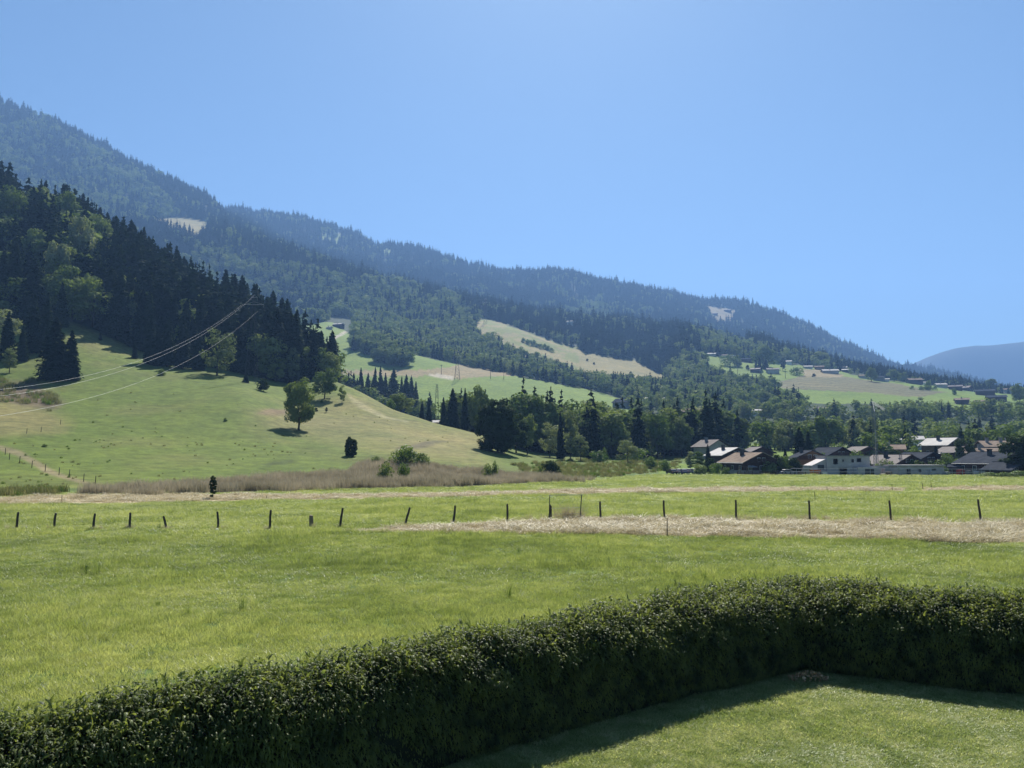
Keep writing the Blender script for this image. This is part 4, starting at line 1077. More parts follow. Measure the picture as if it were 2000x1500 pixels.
# parked cars
def car(px, D, rz, paint, label):
    a, _ = ray(px, 925); o = thing('parked_car', label, 'car', (a * D, D, tz(a * D, D)), R(rz), 'cars parked at the meadow end')
    body = [(-2.1, .35), (-2.15, .75), (-1.95, .95), (-1.2, 1.0), (1.0, .98), (2.0, .82), (2.15, .6), (2.1, .35)]
    MB().prism(body, -.85, .85).build('body', M[paint], o)
    MB().prism([(-1.75, 1.003), (1.05, 1.0), (.35, 1.38), (-1.35, 1.38)], -.76, .76).build('window_band', M['glass'], o)
    MB().prism([(-1.38, 1.383), (.38, 1.383), (.2, 1.46), (-1.2, 1.46)], -.70, .70).build('roof', M[paint], o)
    for x in (-1.35, 1.35):
        for s in (-1, 1):
            wv = MB().tube((x, s * .70, .33), (x, s * .88, .33), .33, n=14).build('wheel', M['tyre'], o)
            MB().tube((x, s * .881, .33), (x, s * .90, .33), .19, n=10).build('rim', M['galv'], wv)
    for s in (-1, 1):
        MB().box(2.02, 2.13, s * .62 - .14, s * .62 + .14, .64, .76).build('headlight', M['white'], o)
        MB().box(-2.17, -2.10, s * .66 - .12, s * .66 + .12, .68, .84).build('tail_light', M['car_red'], o)
for i, (px, D, rz, pt, lab) in enumerate([(1312, 204, 100, 'car_dark', 'black car at the left end of the parked row'), (1324, 207, 96, 'car_silver', 'silver car second from the left in the parked row'),
     (1334, 206, 93, 'car_blue', 'dark blue car in the middle of the parked row'), (1344, 209, 97, 'car_grey', 'grey car second from the right in the parked row'), (1355, 208, 99, 'car_white', 'white car at the right end of the parked row'),]):
    car(px, D, rz, pt, lab)
car(1540, 199, 12, 'car_white', 'white van-like car by the hedge left of the building site')

# ------------------------------------------------------------------ pylons, poles, cables
def pylon(label, X, Y, Zg, H, base, arms, rz=0):
    o = thing('electricity_pylon', label, 'pylon', (X, Y, Zg), rz, 'pylons of the power line crossing the slope')
    mb = MB(); n = 9; k = max(.035, Y / 11000)
    lev = [i / n for i in range(n + 1)]
    wd_ = lambda t: base * (1 - t) ** 1.15 + .7 * (t > 0 or 1)
    cs = [(-.5, -.5), (.5, -.5), (.5, .5), (-.5, .5)]
    c = lambda i, t: (cs[i % 4][0] * wd_(t), cs[i % 4][1] * wd_(t), t * H - (.8 if t == 0 else 0))
    for j in range(n):
        for i in range(4):
            mb.tube(c(i, lev[j]), c(i, lev[j + 1]), k * 1.5, n=4)
            mb.tube(c(i, lev[j]), c(i + 1, lev[j + 1]), k * .8, n=3, cap=False)
            mb.tube(c(i + 1, lev[j]), c(i, lev[j + 1]), k * .8, n=3, cap=False)
    mb.build('lattice_tower', M['dark_metal'], o)
    tips = []
    for (z, L) in arms:
        for s in ((-1, 1) if L > 0 else (1,)):
            L_ = abs(L)
            a_ = MB().tube((0, -.3, z), (s * L_, 0, z + .1), k * 1.2, n=4).tube((0, .3, z), (s * L_, 0, z + .1), k * 1.2, n=4).tube((0, 0, z + 1.2), (s * L_, 0, z + .1), k, n=4)
            ar = a_.build('cross_arm', M['galv'], o)
            MB().tube((s * L_, 0, z), (s * L_, 0, z - 1.2), k * 1.6, n=6).build('insulator', M['grey_wall'], ar)
            tips.append((X + s * L_ * math.cos(rz), Y + s * L_ * math.sin(rz), Zg + z - 1.2))
    return tips
def cable(label, p, q, sag, r, m='cable'):
    p = np.array(p); q = np.array(q); n = 40
    mb = MB(); pr = None
    for i in range(n + 1):
        t = i / n; c = p + (q - p) * t; c[2] -= sag * 4 * t * (1 - t)
        if pr is not None: mb.tube(pr - p, c - p, r, n=4, cap=False)
        pr = c
    o = mb.build('power_cable', M[m]); o.location = p
    tag(o, label, 'cable', 'cables of the power line')
X1, Y1, Z1 = hit(491, 748, 180, 345)
Hp = 173 * Y1 / F
# arms face the viewer's left, insulators hang at three heights
tipsA = []
o_ = pylon('tall lattice pylon standing against the left forest above the pasture', X1, Y1, Z1, Hp, 3.6, [(Hp * .985, 1.3), (Hp * .90, 4.0)], 0)
pA = [at(474, 594, Y1 - .2), at(497, 577, Y1), at(503, 608, Y1 + .2)]
ends = [at(-330, 772, 118), at(-330, 790, 112), at(-330, 842, 105)]
labs = ['uppermost bright cable hanging from the tall pylon to the left edge', 'middle bright cable hanging from the tall pylon to the left edge', 'lowest bright cable hanging from the tall pylon to the left edge']
for e, s, l, g in zip(ends, pA, labs, (10.0, 11.2, 10.2)): cable(l, e, s, g, 0.016)
XB, YB, ZB = at(853, 806, 380); ZB = tz(XB, YB)
HB = 34
tB = pylon('slim lattice pylon behind the spruce row beyond the pasture crest', XB, YB, ZB, CAM_H + YB * ray(853, 750)[1] - ZB, 2.2, [(20, .9)])
XC, YC, ZC = hit(893, 741, 600, 980, 860)
tC = pylon('distant lattice pylon on the tan strip of the green meadow', XC, YC, ZC, 55 * YC / F, 5.0, [(55 * YC / F * .8, 3.0), (55 * YC / F * .98, 2.4)])
XD, YD, ZD = hit(948, 632, 1000, 1500, 1440)
tD = pylon('farthest lattice pylon at the top of the dry meadow strip', XD, YD, ZD + 0, 50 * YD / F, 5.5, [(50 * YD / F * .85, 3.2), (50 * YD / F * .98, 2.4)])
farl = ['left', 'middle', 'right']
for i in range(3):
    cable('thin ' + farl[i] + ' cable dipping from the tall pylon to the slim one behind the spruces', pA[i], at(850 + i * 4, 757 + 4 * i, YB), 16, .010, 'dark_metal')
    cable(farl[i] + ' cable climbing from the slim pylon to the distant one on the tan strip', at(850 + i * 4, 757 + 4 * i, YB), at(888 + i * 6, 690 + 3 * i, YC), 12, .02, 'galv')
    cable(farl[i] + ' cable climbing over the woods to the farthest pylon', at(888 + i * 6, 690 + 3 * i, YC), at(943 + i * 5, 588 + 3 * i, YD), 22, .025, 'galv')
for (px, py, h, lab) in [(862, 731, 19, 'thin wooden pole on the green meadow below the far woods'), (958, 740, 18, 'leftmost of three wooden poles right of the distant pylon'), (984, 741, 15, 'middle of three wooden poles right of the distant pylon'), (1014, 737, 23, 'rightmost of three wooden poles right of the distant pylon'),
                         (1441, 733, 20, 'wooden pole left of the red-brown roofed farmhouse'), (1534, 739, 19, 'wooden pole on the hillside right of the red-brown roof'), (805, 706, 14, 'tiny wooden pole above the tan strip right of the dark copse')]:
    X, Y, Zg = hit(px, py, 600, 1400, 900)
    o = thing('utility_pole', lab, 'pole', (X, Y, Zg), 0, 'wooden poles on the far meadows')
    h = h * Y / F
    pb = MB().tube((0, 0, -1), (0, 0, h), .30, .22, 6).build('pole', M['wood_post'], o)
    MB().box(-1.5, 1.5, -.15, .15, h - 1.3, h - .95).build('cross_arm', M['wood_post'], o)

# ------------------------------------------------------------------ woods
def okay(X, Y):
    z = tz(X, Y); px, py = project(X, Y, z)
    if 470 < Y < 1240 and inpoly([px], [py], M1)[0]: return False
    if 800 < Y < 1560 and inpoly([px], [py], M2)[0]: return False
    if 540 < Y < 1400 and inpoly([px], [py], M3)[0]: return False
    if 200 < Y < 900:
        for g in GREENS:
            if inpoly([px], [py], g)[0]: return False
    return True
LB = {'s': 'spruce in the mixed row beyond the wet meadow', 'b': 'broadleaf tree in the mixed row beyond the wet meadow', 'g': 'pale birch in the mixed row beyond the wet meadow'}
hs1 = {'s': (18, 27), 'b': (14, 22), 'g': (15, 22)}
band([(1020, 300), (1420, 345)], 60, 16, hs1, {'s': .35, 'b': .42, 'g': .23}, LB, 'mixed tree row right of the egg-shaped tree')
band([(655, 560), (850, 470)], 60, 14, {'s': (17, 23), 'b': (12, 18), 'g': (11, 16)}, {'s': .3, 'b': .5, 'g': .2}, {'s': 'spruce in the thicket beyond the pasture crest', 'b': 'broadleaf tree in the thicket beyond the pasture crest', 'g': 'pale tree in the thicket beyond the pasture crest'}, 'thicket beyond the pasture crest')
band([(862, 330), (1000, 325)], 22, 10, {'s': (15, 21), 'b': (13, 18), 'g': (12, 17)}, {'s': .5, 'b': .35, 'g': .15}, {'s': 'spruce in the clump left of the egg-shaped tree', 'b': 'broadleaf tree in the clump left of the egg-shaped tree', 'g': 'pale tree in the clump left of the egg-shaped tree'}, 'clump left of the egg-shaped tree')
band([(1030, 285), (1400, 330)], 66, 22, hs1, {'s': .40, 'b': .38, 'g': .22}, LB, 'mixed tree row right of the egg-shaped tree')
LB2 = {'s': 'spruce in the tree row behind the village gardens', 'b': 'broadleaf tree in the tree row behind the village gardens', 'g': 'pale slender tree in the row behind the village gardens'}
band([(1370, 345), (1730, 350)], 72, 22, {'s': (13, 18), 'b': (11, 16.5), 'g': (12, 16)}, {'s': .12, 'b': .52, 'g': .36}, LB2, 'tree row behind the village gardens')
LB3 = {'s': 'spruce in the valley-floor belt behind the village', 'b': 'broadleaf tree in the valley-floor belt behind the village', 'g': 'pale slender tree in the valley-floor belt behind the village'}
band([(1180, 400), (1700, 440), (2040, 440)], 95, 40, {'s': (13, 19), 'b': (10, 16), 'g': (11, 15)}, {'s': .16, 'b': .56, 'g': .28}, LB3, 'tree belt on the valley floor behind the village')
LB4 = {'s': 'spruce in the belt below the hillside meadows', 'b': 'broadleaf tree in the belt below the hillside meadows', 'g': 'pale slender tree in the belt below the hillside meadows'}
band([(1240, 600), (1560, 600), (2060, 610)], 190, 45, {'s': (12, 18), 'b': (11, 17), 'g': (11, 16)}, {'s': .12, 'b': .58, 'g': .30}, LB4, 'long tree belt below the hillside meadows')
LB5 = {'s': 'spruce between the village roofs', 'b': 'leafy garden tree between the village roofs', 'g': 'pale garden tree between the village roofs'}
band([(1700, 290), (2060, 285)], 60, 32, {'s': (9, 14), 'b': (7, 12), 'g': (8, 11)}, {'s': .22, 'b': .53, 'g': .25}, LB5, 'garden trees between the village roofs')
# spruces in front of the green meadow
g7 = 'spruces in front of the green meadow beyond the pasture crest'
for i, (px, top, w_) in enumerate([(672, 742, 11), (690, 728, 14), (704, 718, 20), (718, 728, 15), (732, 716, 16), (742, 715, 16), (752, 728, 18), (768, 720, 30), (784, 735, 16), (793, 731, 18), (803, 733, 18), (812, 745, 14), (729, 735, 22), (745, 738, 24), (697, 738, 18), (661, 734, 10), (680, 733, 12)]):
    D = 560 + (i % 4) * 9; h = (795 - top) / F * D
    a, _ = ray(px, 790); Zg = CAM_H + ray(px, 797)[1] * D
    Zt = tz(a * D, D); h = (CAM_H + ray(px, top)[1] * D) - Zt
    plant('spruce%d' % (i % 6), a * D, D, Zt, h, 'dark pointed spruce in the cluster standing before the tan field strip', g7, wide=(w_ * 1.35 * D / F) / (9.4 * h / 25))
# copse on the green meadow, shadowed
wg = np.random.default_rng(5)
for i in range(60):
    px = 690 + 110 * wg.random(); py = np.interp(px, [690, 745, 800], [690, 712, 719]) - wg.uniform(0, 26)
    X, Y, Zg = hit(px, float(py), 620, 1150, 900)
    k = 's' if i % 7 == 0 else 'b'
    CAND.append(((13 / Y) * 5, k, X, Y, Zg, (22 if k == 's' else 17) + (i * 7 % 7), 'tree of the dark rounded copse standing in the green meadow', 'dark copse in the green meadow', 1.2))
# belt between green meadow and the dry strip, and hillside woods
wl5 = {'s': 'spruce in the woods topping the green meadow', 'b': 'broadleaf tree in the woods topping the green meadow', 'g': 'pale tree in the woods topping the green meadow'}
wg = np.random.default_rng(5)
def fill(pxr, Dr, spc, hs, mixf, label, group, cond=None):
    D = Dr[0]
    while D < Dr[1]:
        stp = spc
        n = int((pxr[1] - pxr[0]) / F * D / spc)
        for k in range(n):
            px = pxr[0] + (k + wg.random()) * (pxr[1] - pxr[0]) / n
            d = D + wg.uniform(-.5, .5) * spc
            a, _ = ray(px, 740); X = a * d
            if blocked(X, d) or not okay(X, d): continue
            if cond and not cond(X, d): continue
            m_ = mixf(X, d); kind = 's' if wg.random() < m_ else ('g' if wg.random() < .2 else 'b')
            h = wg.uniform(*hs[kind])
            CAND.append((h / d, kind, X, d, tz(X, d), h, label[kind], group, wg.uniform(.9, 1.2)))
        D += stp
hs5 = {'s': (14, 23), 'b': (13, 20), 'g': (12, 18)}
mixn = lambda X, Y: 0.14 + 0.3 * (fbm(np.array([X / 60]), np.array([Y / 60]), 2)[0] > .52)
def below_dry(X, Y):
    px, py = project(X, Y, tz(X, Y)); return px < 1345
fill((690, 1345), (850, 1480), 10, hs5, mixn, wl5, 'woods along the top of the green meadow', lambda X, Y: Y > np.interp(X / Y, AG, LD[7]) + 6 and Y < np.interp(X / Y, AG, LD[9]) )
wl6 = {'s': 'spruce in the woods below the hillside houses', 'b': 'broadleaf tree in the woods below the hillside houses', 'g': 'pale tree in the woods below the hillside houses'}
fill((1200, 1570), (640, 1180), 10.5, hs5, lambda X, Y: .3, wl6, 'woods between the dry strip and the hillside houses', lambda X, Y: fbm(np.array([X / 50]), np.array([Y / 50]), 2)[0] > .34)
wl7 = {'s': 'spruce among the houses on the far hillside', 'b': 'broadleaf tree among the houses on the far hillside', 'g': 'pale tree among the houses on the far hillside'}
fill((1400, 2060), (860, 1250), 26, {'s': (10, 15), 'b': (8, 12), 'g': (8, 11)}, lambda X, Y: .25, wl7, 'trees among the houses on the far hillside', lambda X, Y: fbm(np.array([X / 40]), np.array([Y / 40]), 2)[0] > .52)
# single hillside trees
for (px, py, h, w_, k, lab) in [(1490, 716, 42, 56, 'broad2', 'broad dark tree towering over the hillside farm roofs'), (1531, 706, 22, 22, 'broad0', 'left one of two round trees behind the bright white hillside house'), (1555, 706, 24, 24, 'broad1', 'right one of two round trees behind the bright white hillside house'),
        (1600, 714, 28, 48, 'broad2', 'broad dark tree behind the white hillside roofs'), (1421, 714, 22, 34, 'bush2', 'round thicket on the upper hillside meadow'), (1440, 716, 18, 20, 'bush1', 'lower right part of the round hillside thicket'),
        (1558, 733, 16, 28, 'bush2', 'low dark thicket right of the hillside pole'), (1590, 736, 7, 8, 'bush3', 'tiny bush on the tan hillside strip'), (1477, 722, 20, 9, 'spruce2', 'thin spruce left of the red-brown roof'), (1484, 724, 26, 12, 'spruce0', 'spruce tight against the red-brown roof'), (1496, 722, 22, 12, 'spruce3', 'spruce behind the red-brown roof'), (1460, 722, 10, 8, 'bush3', 'small dark bush above the dark low farmhouse'), (1529, 724, 28, 10, 'column', 'dark slim tree below the round hillside trees'),
        (1702, 745, 28, 24, 'broad2', 'rounded dark tree left of the grey gabled house'), (1746, 745, 24, 24, 'broad3', 'rounded dark tree right of the grey gabled house'), (1764, 746, 20, 20, 'broad0', 'lighter rounded tree left of the rosy roofed farmhouse'),
        (1813, 758, 16, 14, 'bush0', 'tree behind the white hut on the meadow rim'), (1781, 761, 8, 10, 'bush2', 'left bush of the row on the meadow rim'), (1800, 762, 9, 14, 'bush0', 'second bush of the row on the meadow rim'), (1812, 762, 11, 16, 'bush1', 'third and biggest bush of the row on the meadow rim'), (1825, 762, 8, 12, 'bush2', 'right bush of the row on the meadow rim'), (1864, 771, 14, 10, 'bush0', 'round bush above the sandy-roofed house'),
        (1877, 758, 26, 16, 'spruce3', 'conical spruce between two dark farmhouses'), (1936, 762, 24, 22, 'broad1', 'dark rounded tree above the big farm'), (1955, 762, 24, 24, 'broad2', 'second dark rounded tree above the big farm'), (1992, 788, 40, 30, 'broad0', 'broadleaf tree at the right edge beside the big farm')]:
    T(k, px, py, h, lab, wpx=w_, dmin=640, dmax=1400)
for i in range(9):
    px = 1022 + i * 7; py = 668 + i * 2.2 + (i % 3)
    T('bush%d' % (i % 3), px, py, 9 + i % 4, 'low shrub in the scattered line on the dry meadow strip', 'shrubs on the dry meadow strip', wpx=11, dmin=900, dmax=1600)
for i, (px, py, h) in enumerate([(1202, 700, 12), (1160, 712, 5), (1232, 730, 5), (1147, 705, 5)]):
    T('bush3' if i else 'spruce3', px, py, h, ['single dark tree at the upper edge of the dry meadow strip', 'first tiny shrub in the middle of the dry meadow strip', 'tiny shrub low on the dry meadow strip', 'tiny shrub below the upper edge of the dry meadow strip'][i], wpx=h, dmin=900, dmax=1600)
# garden trees and shrubs of the village
gg = 'garden shrubs and trees of the village'
for (px, D, h, w_, k, m_, lab) in [(1395, 208, 3.1, 3.6, 'bush0', None, 'round green shrub just right of the parked cars'), (1368, 206, 3.3, 4.2, 'bush1', None, 'wide green shrub behind the parked cars'), (1387, 212, 4.6, 3.2, 'bush3', None, 'dark shrub between the two green ones by the cars'),
        (1401, 203, 3.2, 3.0, 'bush2', None, 'clipped round shrub before the nearest chalet'), (1417, 204, 2.2, 2.4, 'bush0', None, 'small shrub right of the clipped round one'), (1383, 225, 8.5, 3.0, 'spruce2', None, 'dark narrow conifer behind the shrubs by the cars'), (1362, 228, 6.5, 4.0, 'birch2', 'broad', 'leafy small tree left of the dark narrow conifer'),
        (1348, 232, 6.0, 3.4, 'birch0', None, 'pale small birch at the left end of the gardens'), (1500, 202, 4.6, 5.0, 'bush1', None, 'leafy shrub at the right corner of the nearest chalet'), (1515, 204, 5.6, 5.2, 'bush3', None, 'dark tall shrub in the garden row, left'), (1532, 203, 5.2, 5.0, 'bush0', None, 'bright-topped tall shrub in the garden row'), (1552, 202, 4.8, 4.0, 'bush3', None, 'dark shrub in the garden row beside the timber chalet'),
        (1534, 222, 7.2, 3.0, 'spruce0', None, 'pointed conifer over the garden row'), (1563, 250, 13.2, 6.0, 'spruce3', None, 'big dark spruce behind the light timber chalet'), (1580, 256, 11.5, 5.4, 'spruce1', None, 'second dark spruce behind the light timber chalet'), (1515, 232, 5.2, 5.0, 'bush0', None, 'round yellowish shrub before the mown strip'),
        (1598, 232, 6.5, 4.6, 'bush0', 'shrub', 'yellow-green tree behind the light timber chalet'), (1658, 226, 5.0, 5.4, 'bush2', None, 'bright round bush above the concrete shell'), (1640, 262, 7.0, 6.0, 'bush0', None, 'light bushy tree behind the grey-roofed chalet'), (1697, 222, 4.6, 4.6, 'bush1', None, 'round bush left of the crane mast'), (1672, 242, 6.4, 5.0, 'bush0', None, 'broad light bush left of the small dark chalet'), (1703, 250, 5.6, 4.4, 'bush2', None, 'leafy bush behind the crane mast'),
        (1742, 236, 7.2, 7.2, 'broad2', 'dark_leaf', 'dark domed tree with a bright rim before the sideways roof'), (1786, 250, 7.2, 5.4, 'bush0', None, 'light green tree between the roofs in the middle'), (1829, 226, 8.0, 4.4, 'spruce2', None, 'dark conifer left of the big pale roof gable'), (1847, 218, 6.0, 4.6, 'bush0', 'shrub', 'pale yellow-green tree in the middle of the village'), (1854, 210, 3.4, 4.4, 'bush3', None, 'dark bush under the pale yellow-green tree'),
        (1838, 206, 2.4, 4.2, 'bush0', None, 'low bright bush near the low concrete shell'), (1862, 207, 2.2, 4.6, 'bush1', None, 'low dark bush right of the low bright one'), (1884, 208, 2.6, 3.4, 'bush0', None, 'rounded bright bush at the garden shed'), (1872, 226, 4.2, 4.0, 'bush2', None, 'leafy bush behind the garden shed'),
        (1884, 236, 10.6, 5.4, 'broad4', 'dark_leaf', 'tall dark tree in the village centre'), (1898, 240, 9.4, 4.6, 'spruce2', None, 'tall dark conifer beside the big dark tree'), (1920, 282, 9.0, 5.0, 'broad1', None, 'green tree behind the sandy tiled roof'), (1990, 186, 10.5, 9.0, 'broad4', 'dark_leaf', 'tall dark tree at the right end of the village'), (2022, 183, 11.0, 10.0, 'broad0', 'dark_leaf', 'outermost dark tree at the right end of the village'),
        (1970, 214, 8.0, 6.0, 'broad3', None, 'tree behind the largest dark chalet'), (1797, 206, 3.6, 3.6, 'bush3', None, 'dark ivy-like bush on the bluish-roofed chalet'), (1925, 178, 1.3, 4.6, 'bush2', None, 'low scrub bush at the right end of the site'), (1955, 177, 1.5, 5.2, 'bush1', None, 'second low scrub bush at the right end of the site'), (1985, 176, 1.7, 5.6, 'bush2', None, 'third low scrub bush at the right end of the site')]:
    a, _ = ray(px, 900); cm = PROTO[k][0]
    co = np.empty(len(cm.vertices) * 3, np.float32); cm.vertices.foreach_get('co', co); co = co.reshape(-1, 3)
    wp = float(co[:, 0].max() - co[:, 0].min()) * .9
    plant(k, a * D, D, tz(a * D, D), h, lab, gg, wide=w_ / (wp * h / PH[k]), m=m_)
GB = []
gbr = np.random.default_rng(21)
for k in range(44):
    px = gbr.uniform(1500, 1905) if k < 36 else gbr.uniform(1900, 1990); D = gbr.uniform(207, 240); a, _ = ray(px, 900); X, Y = a * D, D
    if any((X - hx) ** 2 + (Y - hy) ** 2 < (hr_ * .8) ** 2 for hx, hy, hr_, _f in HOUSES): continue
    if 1600 < px < 1690 and D < 214: continue
    h = gbr.uniform(2.2, 5.2); lm = min([(1515, 'in the garden row'), (1578, 'beside the timber chalet'), (1646, 'behind the concrete shell'), (1712, 'around the crane foot'), (1760, 'before the grey-brown roof'), (1794, 'under the bluish roof'), (1842, 'under the big pale roof'), (1885, 'by the garden shed'), (1950, 'before the largest chalet')], key=lambda q: abs(q[0] - px))[1]
    plant('bush%d' % gbr.integers(0, 4), X, Y, tz(X, Y), h, ('tall' if h > 3.8 else 'low') + ' leafy garden bush ' + lm, gg, wide=gbr.uniform(.7, 1.2))
a, _ = ray(1751, 905); plant('bush1', a * 201, 201, 0, 2.9, 'small red-leaved shrub in front of the dark chalets', None, wide=.45, m='red_leaf')
plant('broad1', *(lambda a: (a * 300, 300))(ray(1846, 850)[0]), 1.0, 8, 'rust-coloured tree behind the big pale roof', None, wide=.9, m='red_leaf')

# left forest
for i, (px, D, h, w_, lab) in enumerate([(14, 440, 31, 17, 'large sunlit broadleaf tree at the left end of the forest, below its crest'), (62, 478, 27, 17, 'large sunlit broadleaf tree just under the forest crest at the left'), (118, 462, 29, 19, 'broad sunlit crown among the spruces, above the dark pair'),
      (150, 400, 32, 15, 'tall bright broadleaf tree rising among the spruces right of the dark pair'), (190, 448, 27, 14, 'bright broadleaf crown high above the tiny lone spruce'), (108, 362, 31, 14, 'bright drooping broadleaf tree directly behind the dark spruce pair'),
      (218, 478, 23, 15, 'rounded bright crown on the forest crest above the tiny lone spruce'), (60, 392, 25, 12, 'sunlit broadleaf tree behind the second spruce left of the pair'), (34, 520, 24, 16, 'broadleaf crown on the skyline of the forest at the left'), (172, 352, 22, 9, 'narrow pale broadleaf tree at the upper forest edge of the pasture'), (395, 462, 20, 14, 'rounded broadleaf crown on the forest crest right of the middle')]):
    tree_px('broad%d' % (i % 4), px, 600, h * F / D, lab, wpx=w_ * F / D, D=D, m='grey_leaf' if i in (3, 5) else None)
    a, _ = ray(px, 560); BIGB.append((a, D, w_))
lfl = {'s': 'tall dark spruce in the dense forest covering the left slope', 'b': 'sunlit broadleaf tree in the dense forest covering the left slope', 'g': 'silvery tree in the dense forest covering the left slope'}
sp = 8.4; D = 300.0
while D < 600:
    n = int(1.25 * D / sp)
    for k in range(n):
        a = -0.80 + (k + wg.random()) * 0.575 / n * 1.0
        d = D + wg.uniform(-.5, .5) * sp
        l4 = np.interp(a, AG, LD[4]); l5 = np.interp(a, AG, LD[5])
        X = a * d; z = tz(X, d); px, py = project(X, d, z)
        if px > 655 or d < l4 + 2 or d > l5 + 26: continue
        if px > 590 and d > l4 + 40: continue
        if px > 560: hmul = np.interp(px, [560, 650], [1, .72])
        else: hmul = 1.0
        pb = .30 if px < 230 else (.34 if d > l5 - 30 else .13)
        if fbm(np.array([X / 26]), np.array([d / 26]), 2)[0] < .40: pb *= .3
        kind = 'b' if wg.random() < pb else ('g' if wg.random() < .03 and d < l4 + 12 else 's')
        h = wg.uniform(25, 38) if kind == 's' else wg.uniform(17, 25)
        h *= .92
        if d < l4 + 12 and kind == 's': h *= wg.uniform(.8, 1.0)
        h *= hmul
        w_ = 3.0 if d < l4 + 25 else 2.6 if d > l5 - 22 else 0.9       # how much of it shows
        if kind != 'b' and any(abs(a - ba) * d < bw * .5 + 2 and bd - 30 < d < bd + 6 for ba, bd, bw in BIGB): continue
        CAND.append((h / d * w_, kind, X, d, z, h, lfl[kind], 'dense forest on the left slope', wg.uniform(.95, 1.35)))
    D += sp
# nearest 300 of each kind as single trees, the rest into the far wood
have = {'s': sum(1 for o in bpy.data.objects if o.get('category') == 'spruce'), 'b': sum(1 for o in bpy.data.objects if o.name.split('.')[0] == 'broadleaf_tree'), 'g': 0}
LMK = [(30, 'above the left-edge clump'), (125, 'above the dark spruce pair'), (200, 'above the tiny lone spruce'), (320, 'above the crest clump'), (424, 'behind the grey-green tree'), (495, 'behind the tall pylon'), (572, 'behind the lone tree'), (625, 'at the forest end'),
 (740, 'below the dark copse'), (800, 'near the domed tree'), (853, 'by the slim pylon'), (900, 'left of the egg-shaped tree'), (972, 'behind the egg-shaped tree'), (1035, 'near the light round tree'), (1110, 'behind the tall birch'), (1165, 'behind the rounded bush'), (1226, 'behind the pale spreading tree'), (1300, 'behind the parked cars'), (1357, 'by the sandy-roofed barn'),
 (1400, 'above the clipped shrub'), (1463, 'above the nearest chalet'), (1530, 'above the garden row'), (1578, 'above the timber chalet'), (1646, 'above the concrete shell'), (1712, 'behind the crane'), (1794, 'above the bluish roof'), (1842, 'above the big pale roof'), (1890, 'above the garden shed'), (1950, 'above the largest chalet'), (2000, 'at the right edge')]
def full_label(kind, X, Y, Zg, h, lab, g_, w_=1.0):
    px = float(project(X, Y, Zg)[0]); lm = min(LMK, key=lambda q: abs(q[0] - px))[1]
    lo, hi = {'s': (19, 27), 'b': (13.5, 17.5), 'g': (12.5, 16)}[kind]
    adj = 'small' if h < lo else 'tall' if h > hi else 'mid-sized'
    if g_.startswith('dense'):
        a = X / Y; l4 = np.interp(a, AG, LD[4]); l5 = np.interp(a, AG, LD[5]); t = (Y - l4) / max(l5 - l4, 1)
        row = 'front edge' if t < .12 else 'lower part' if t < .38 else 'middle' if t < .66 else 'upper part' if t < .9 else 'crest'
        nm = {'s': 'dark spruce', 'b': 'broadleaf tree', 'g': 'silvery tree'}[kind]
        r = '%s %s on the %s of the left forest, %s' % (adj, nm, row, lm)
    else: r = '%s %s, %s' % (adj, lab, lm)
    r2 = r.replace(adj, adj + (' broad' if w_ > 1.12 else ' slender' if w_ < .98 else ''), 1) if 'slender' not in r else r
    return r2 if len(r2.split()) <= 16 else r
TWINS = {}
CAND.sort(key=lambda c: -c[0])
LIM = {'s': 300 - have['s'], 'b': 298 - have['b'], 'g': 190}
used = {'s': 0, 'b': 0, 'g': 0}
for (sz, kind, X, Y, Zg, h, lab, g_, w_) in CAND:
    if used[kind] < LIM[kind]:
        used[kind] += 1
        key = {'s': 'spruce%d' % random.randrange(6), 'b': 'broad%d' % random.randrange(5), 'g': random.choice(['birch0', 'birch2', 'grey0', 'grey1'])}[kind]
        fl = full_label(kind, X, Y, Zg, h, lab, g_, w_)
        TWINS.setdefault(fl, []).append((float(project(X, Y, Zg)[0]), plant(key, X, Y, Zg, h, fl, g_, wide=w_)))
    else: far_add(X, Y, Zg, kind, h)
for fl, v in TWINS.items():
    v.sort(key=lambda q: q[0])
    if len(v) in (2, 3):
        for nm_, (q_, o_) in zip(('left', 'right') if len(v) == 2 else ('left', 'middle', 'right'), v):
            if len(fl.split()) < 16: o_['label'] = nm_ + ' ' + fl
print('trees', have, used, 'rest', len(FAR_P))

# far mountain woods as one mass
EL = (TZ - CAM_H) / TY
CM = np.maximum.accumulate(EL, axis=0)
def seen(X, Y, Zt, margin=.004):
    a = X / Y
    j = np.clip(np.searchsorted(cols_a, a), 0, NC - 1)
    r = np.zeros(len(X), int)
    dd = DR[:, j]
    r = np.clip((dd < Y[None, :]).sum(0) - 3, 0, NR - 1)
    return (Zt - CAM_H) / Y > CM[r, j] - margin
BL1 = [(-200, 200), (90, 245), (250, 325), (340, 400), (345, 445), (180, 425), (0, 380), (-200, 380)]
BL2 = [(370, 480), (600, 525), (760, 560), (900, 590), (960, 690), (850, 705), (640, 650), (450, 610), (340, 540)]
BL3 = [(900, 640), (1000, 700), (1200, 760), (1300, 740), (1360, 790), (1000, 760), (880, 720)]
BL4 = [(1130, 600), (1200, 600), (1180, 640), (1100, 640)]
BL5 = [(1340, 640), (1500, 690), (1640, 720), (1560, 740), (1380, 700)]
D = 1040.0
XX, YY = [], []
while D < 4100:
    s = np.interp(D, [1000, 2000, 3400, 4300], [9.5, 13.0, 17.0, 26.0])
    n = int(1.52 * D / s)
    a = -0.76 + (np.arange(n) + wg.random(n)) * 1.52 / n
    XX.append(a * (D + wg.uniform(-.5, .5, n) * s)); YY.append(np.full(n, D) + wg.uniform(-.5, .5, n) * s)
    D += s
XX = np.concatenate(XX); YY = np.concatenate(YY)
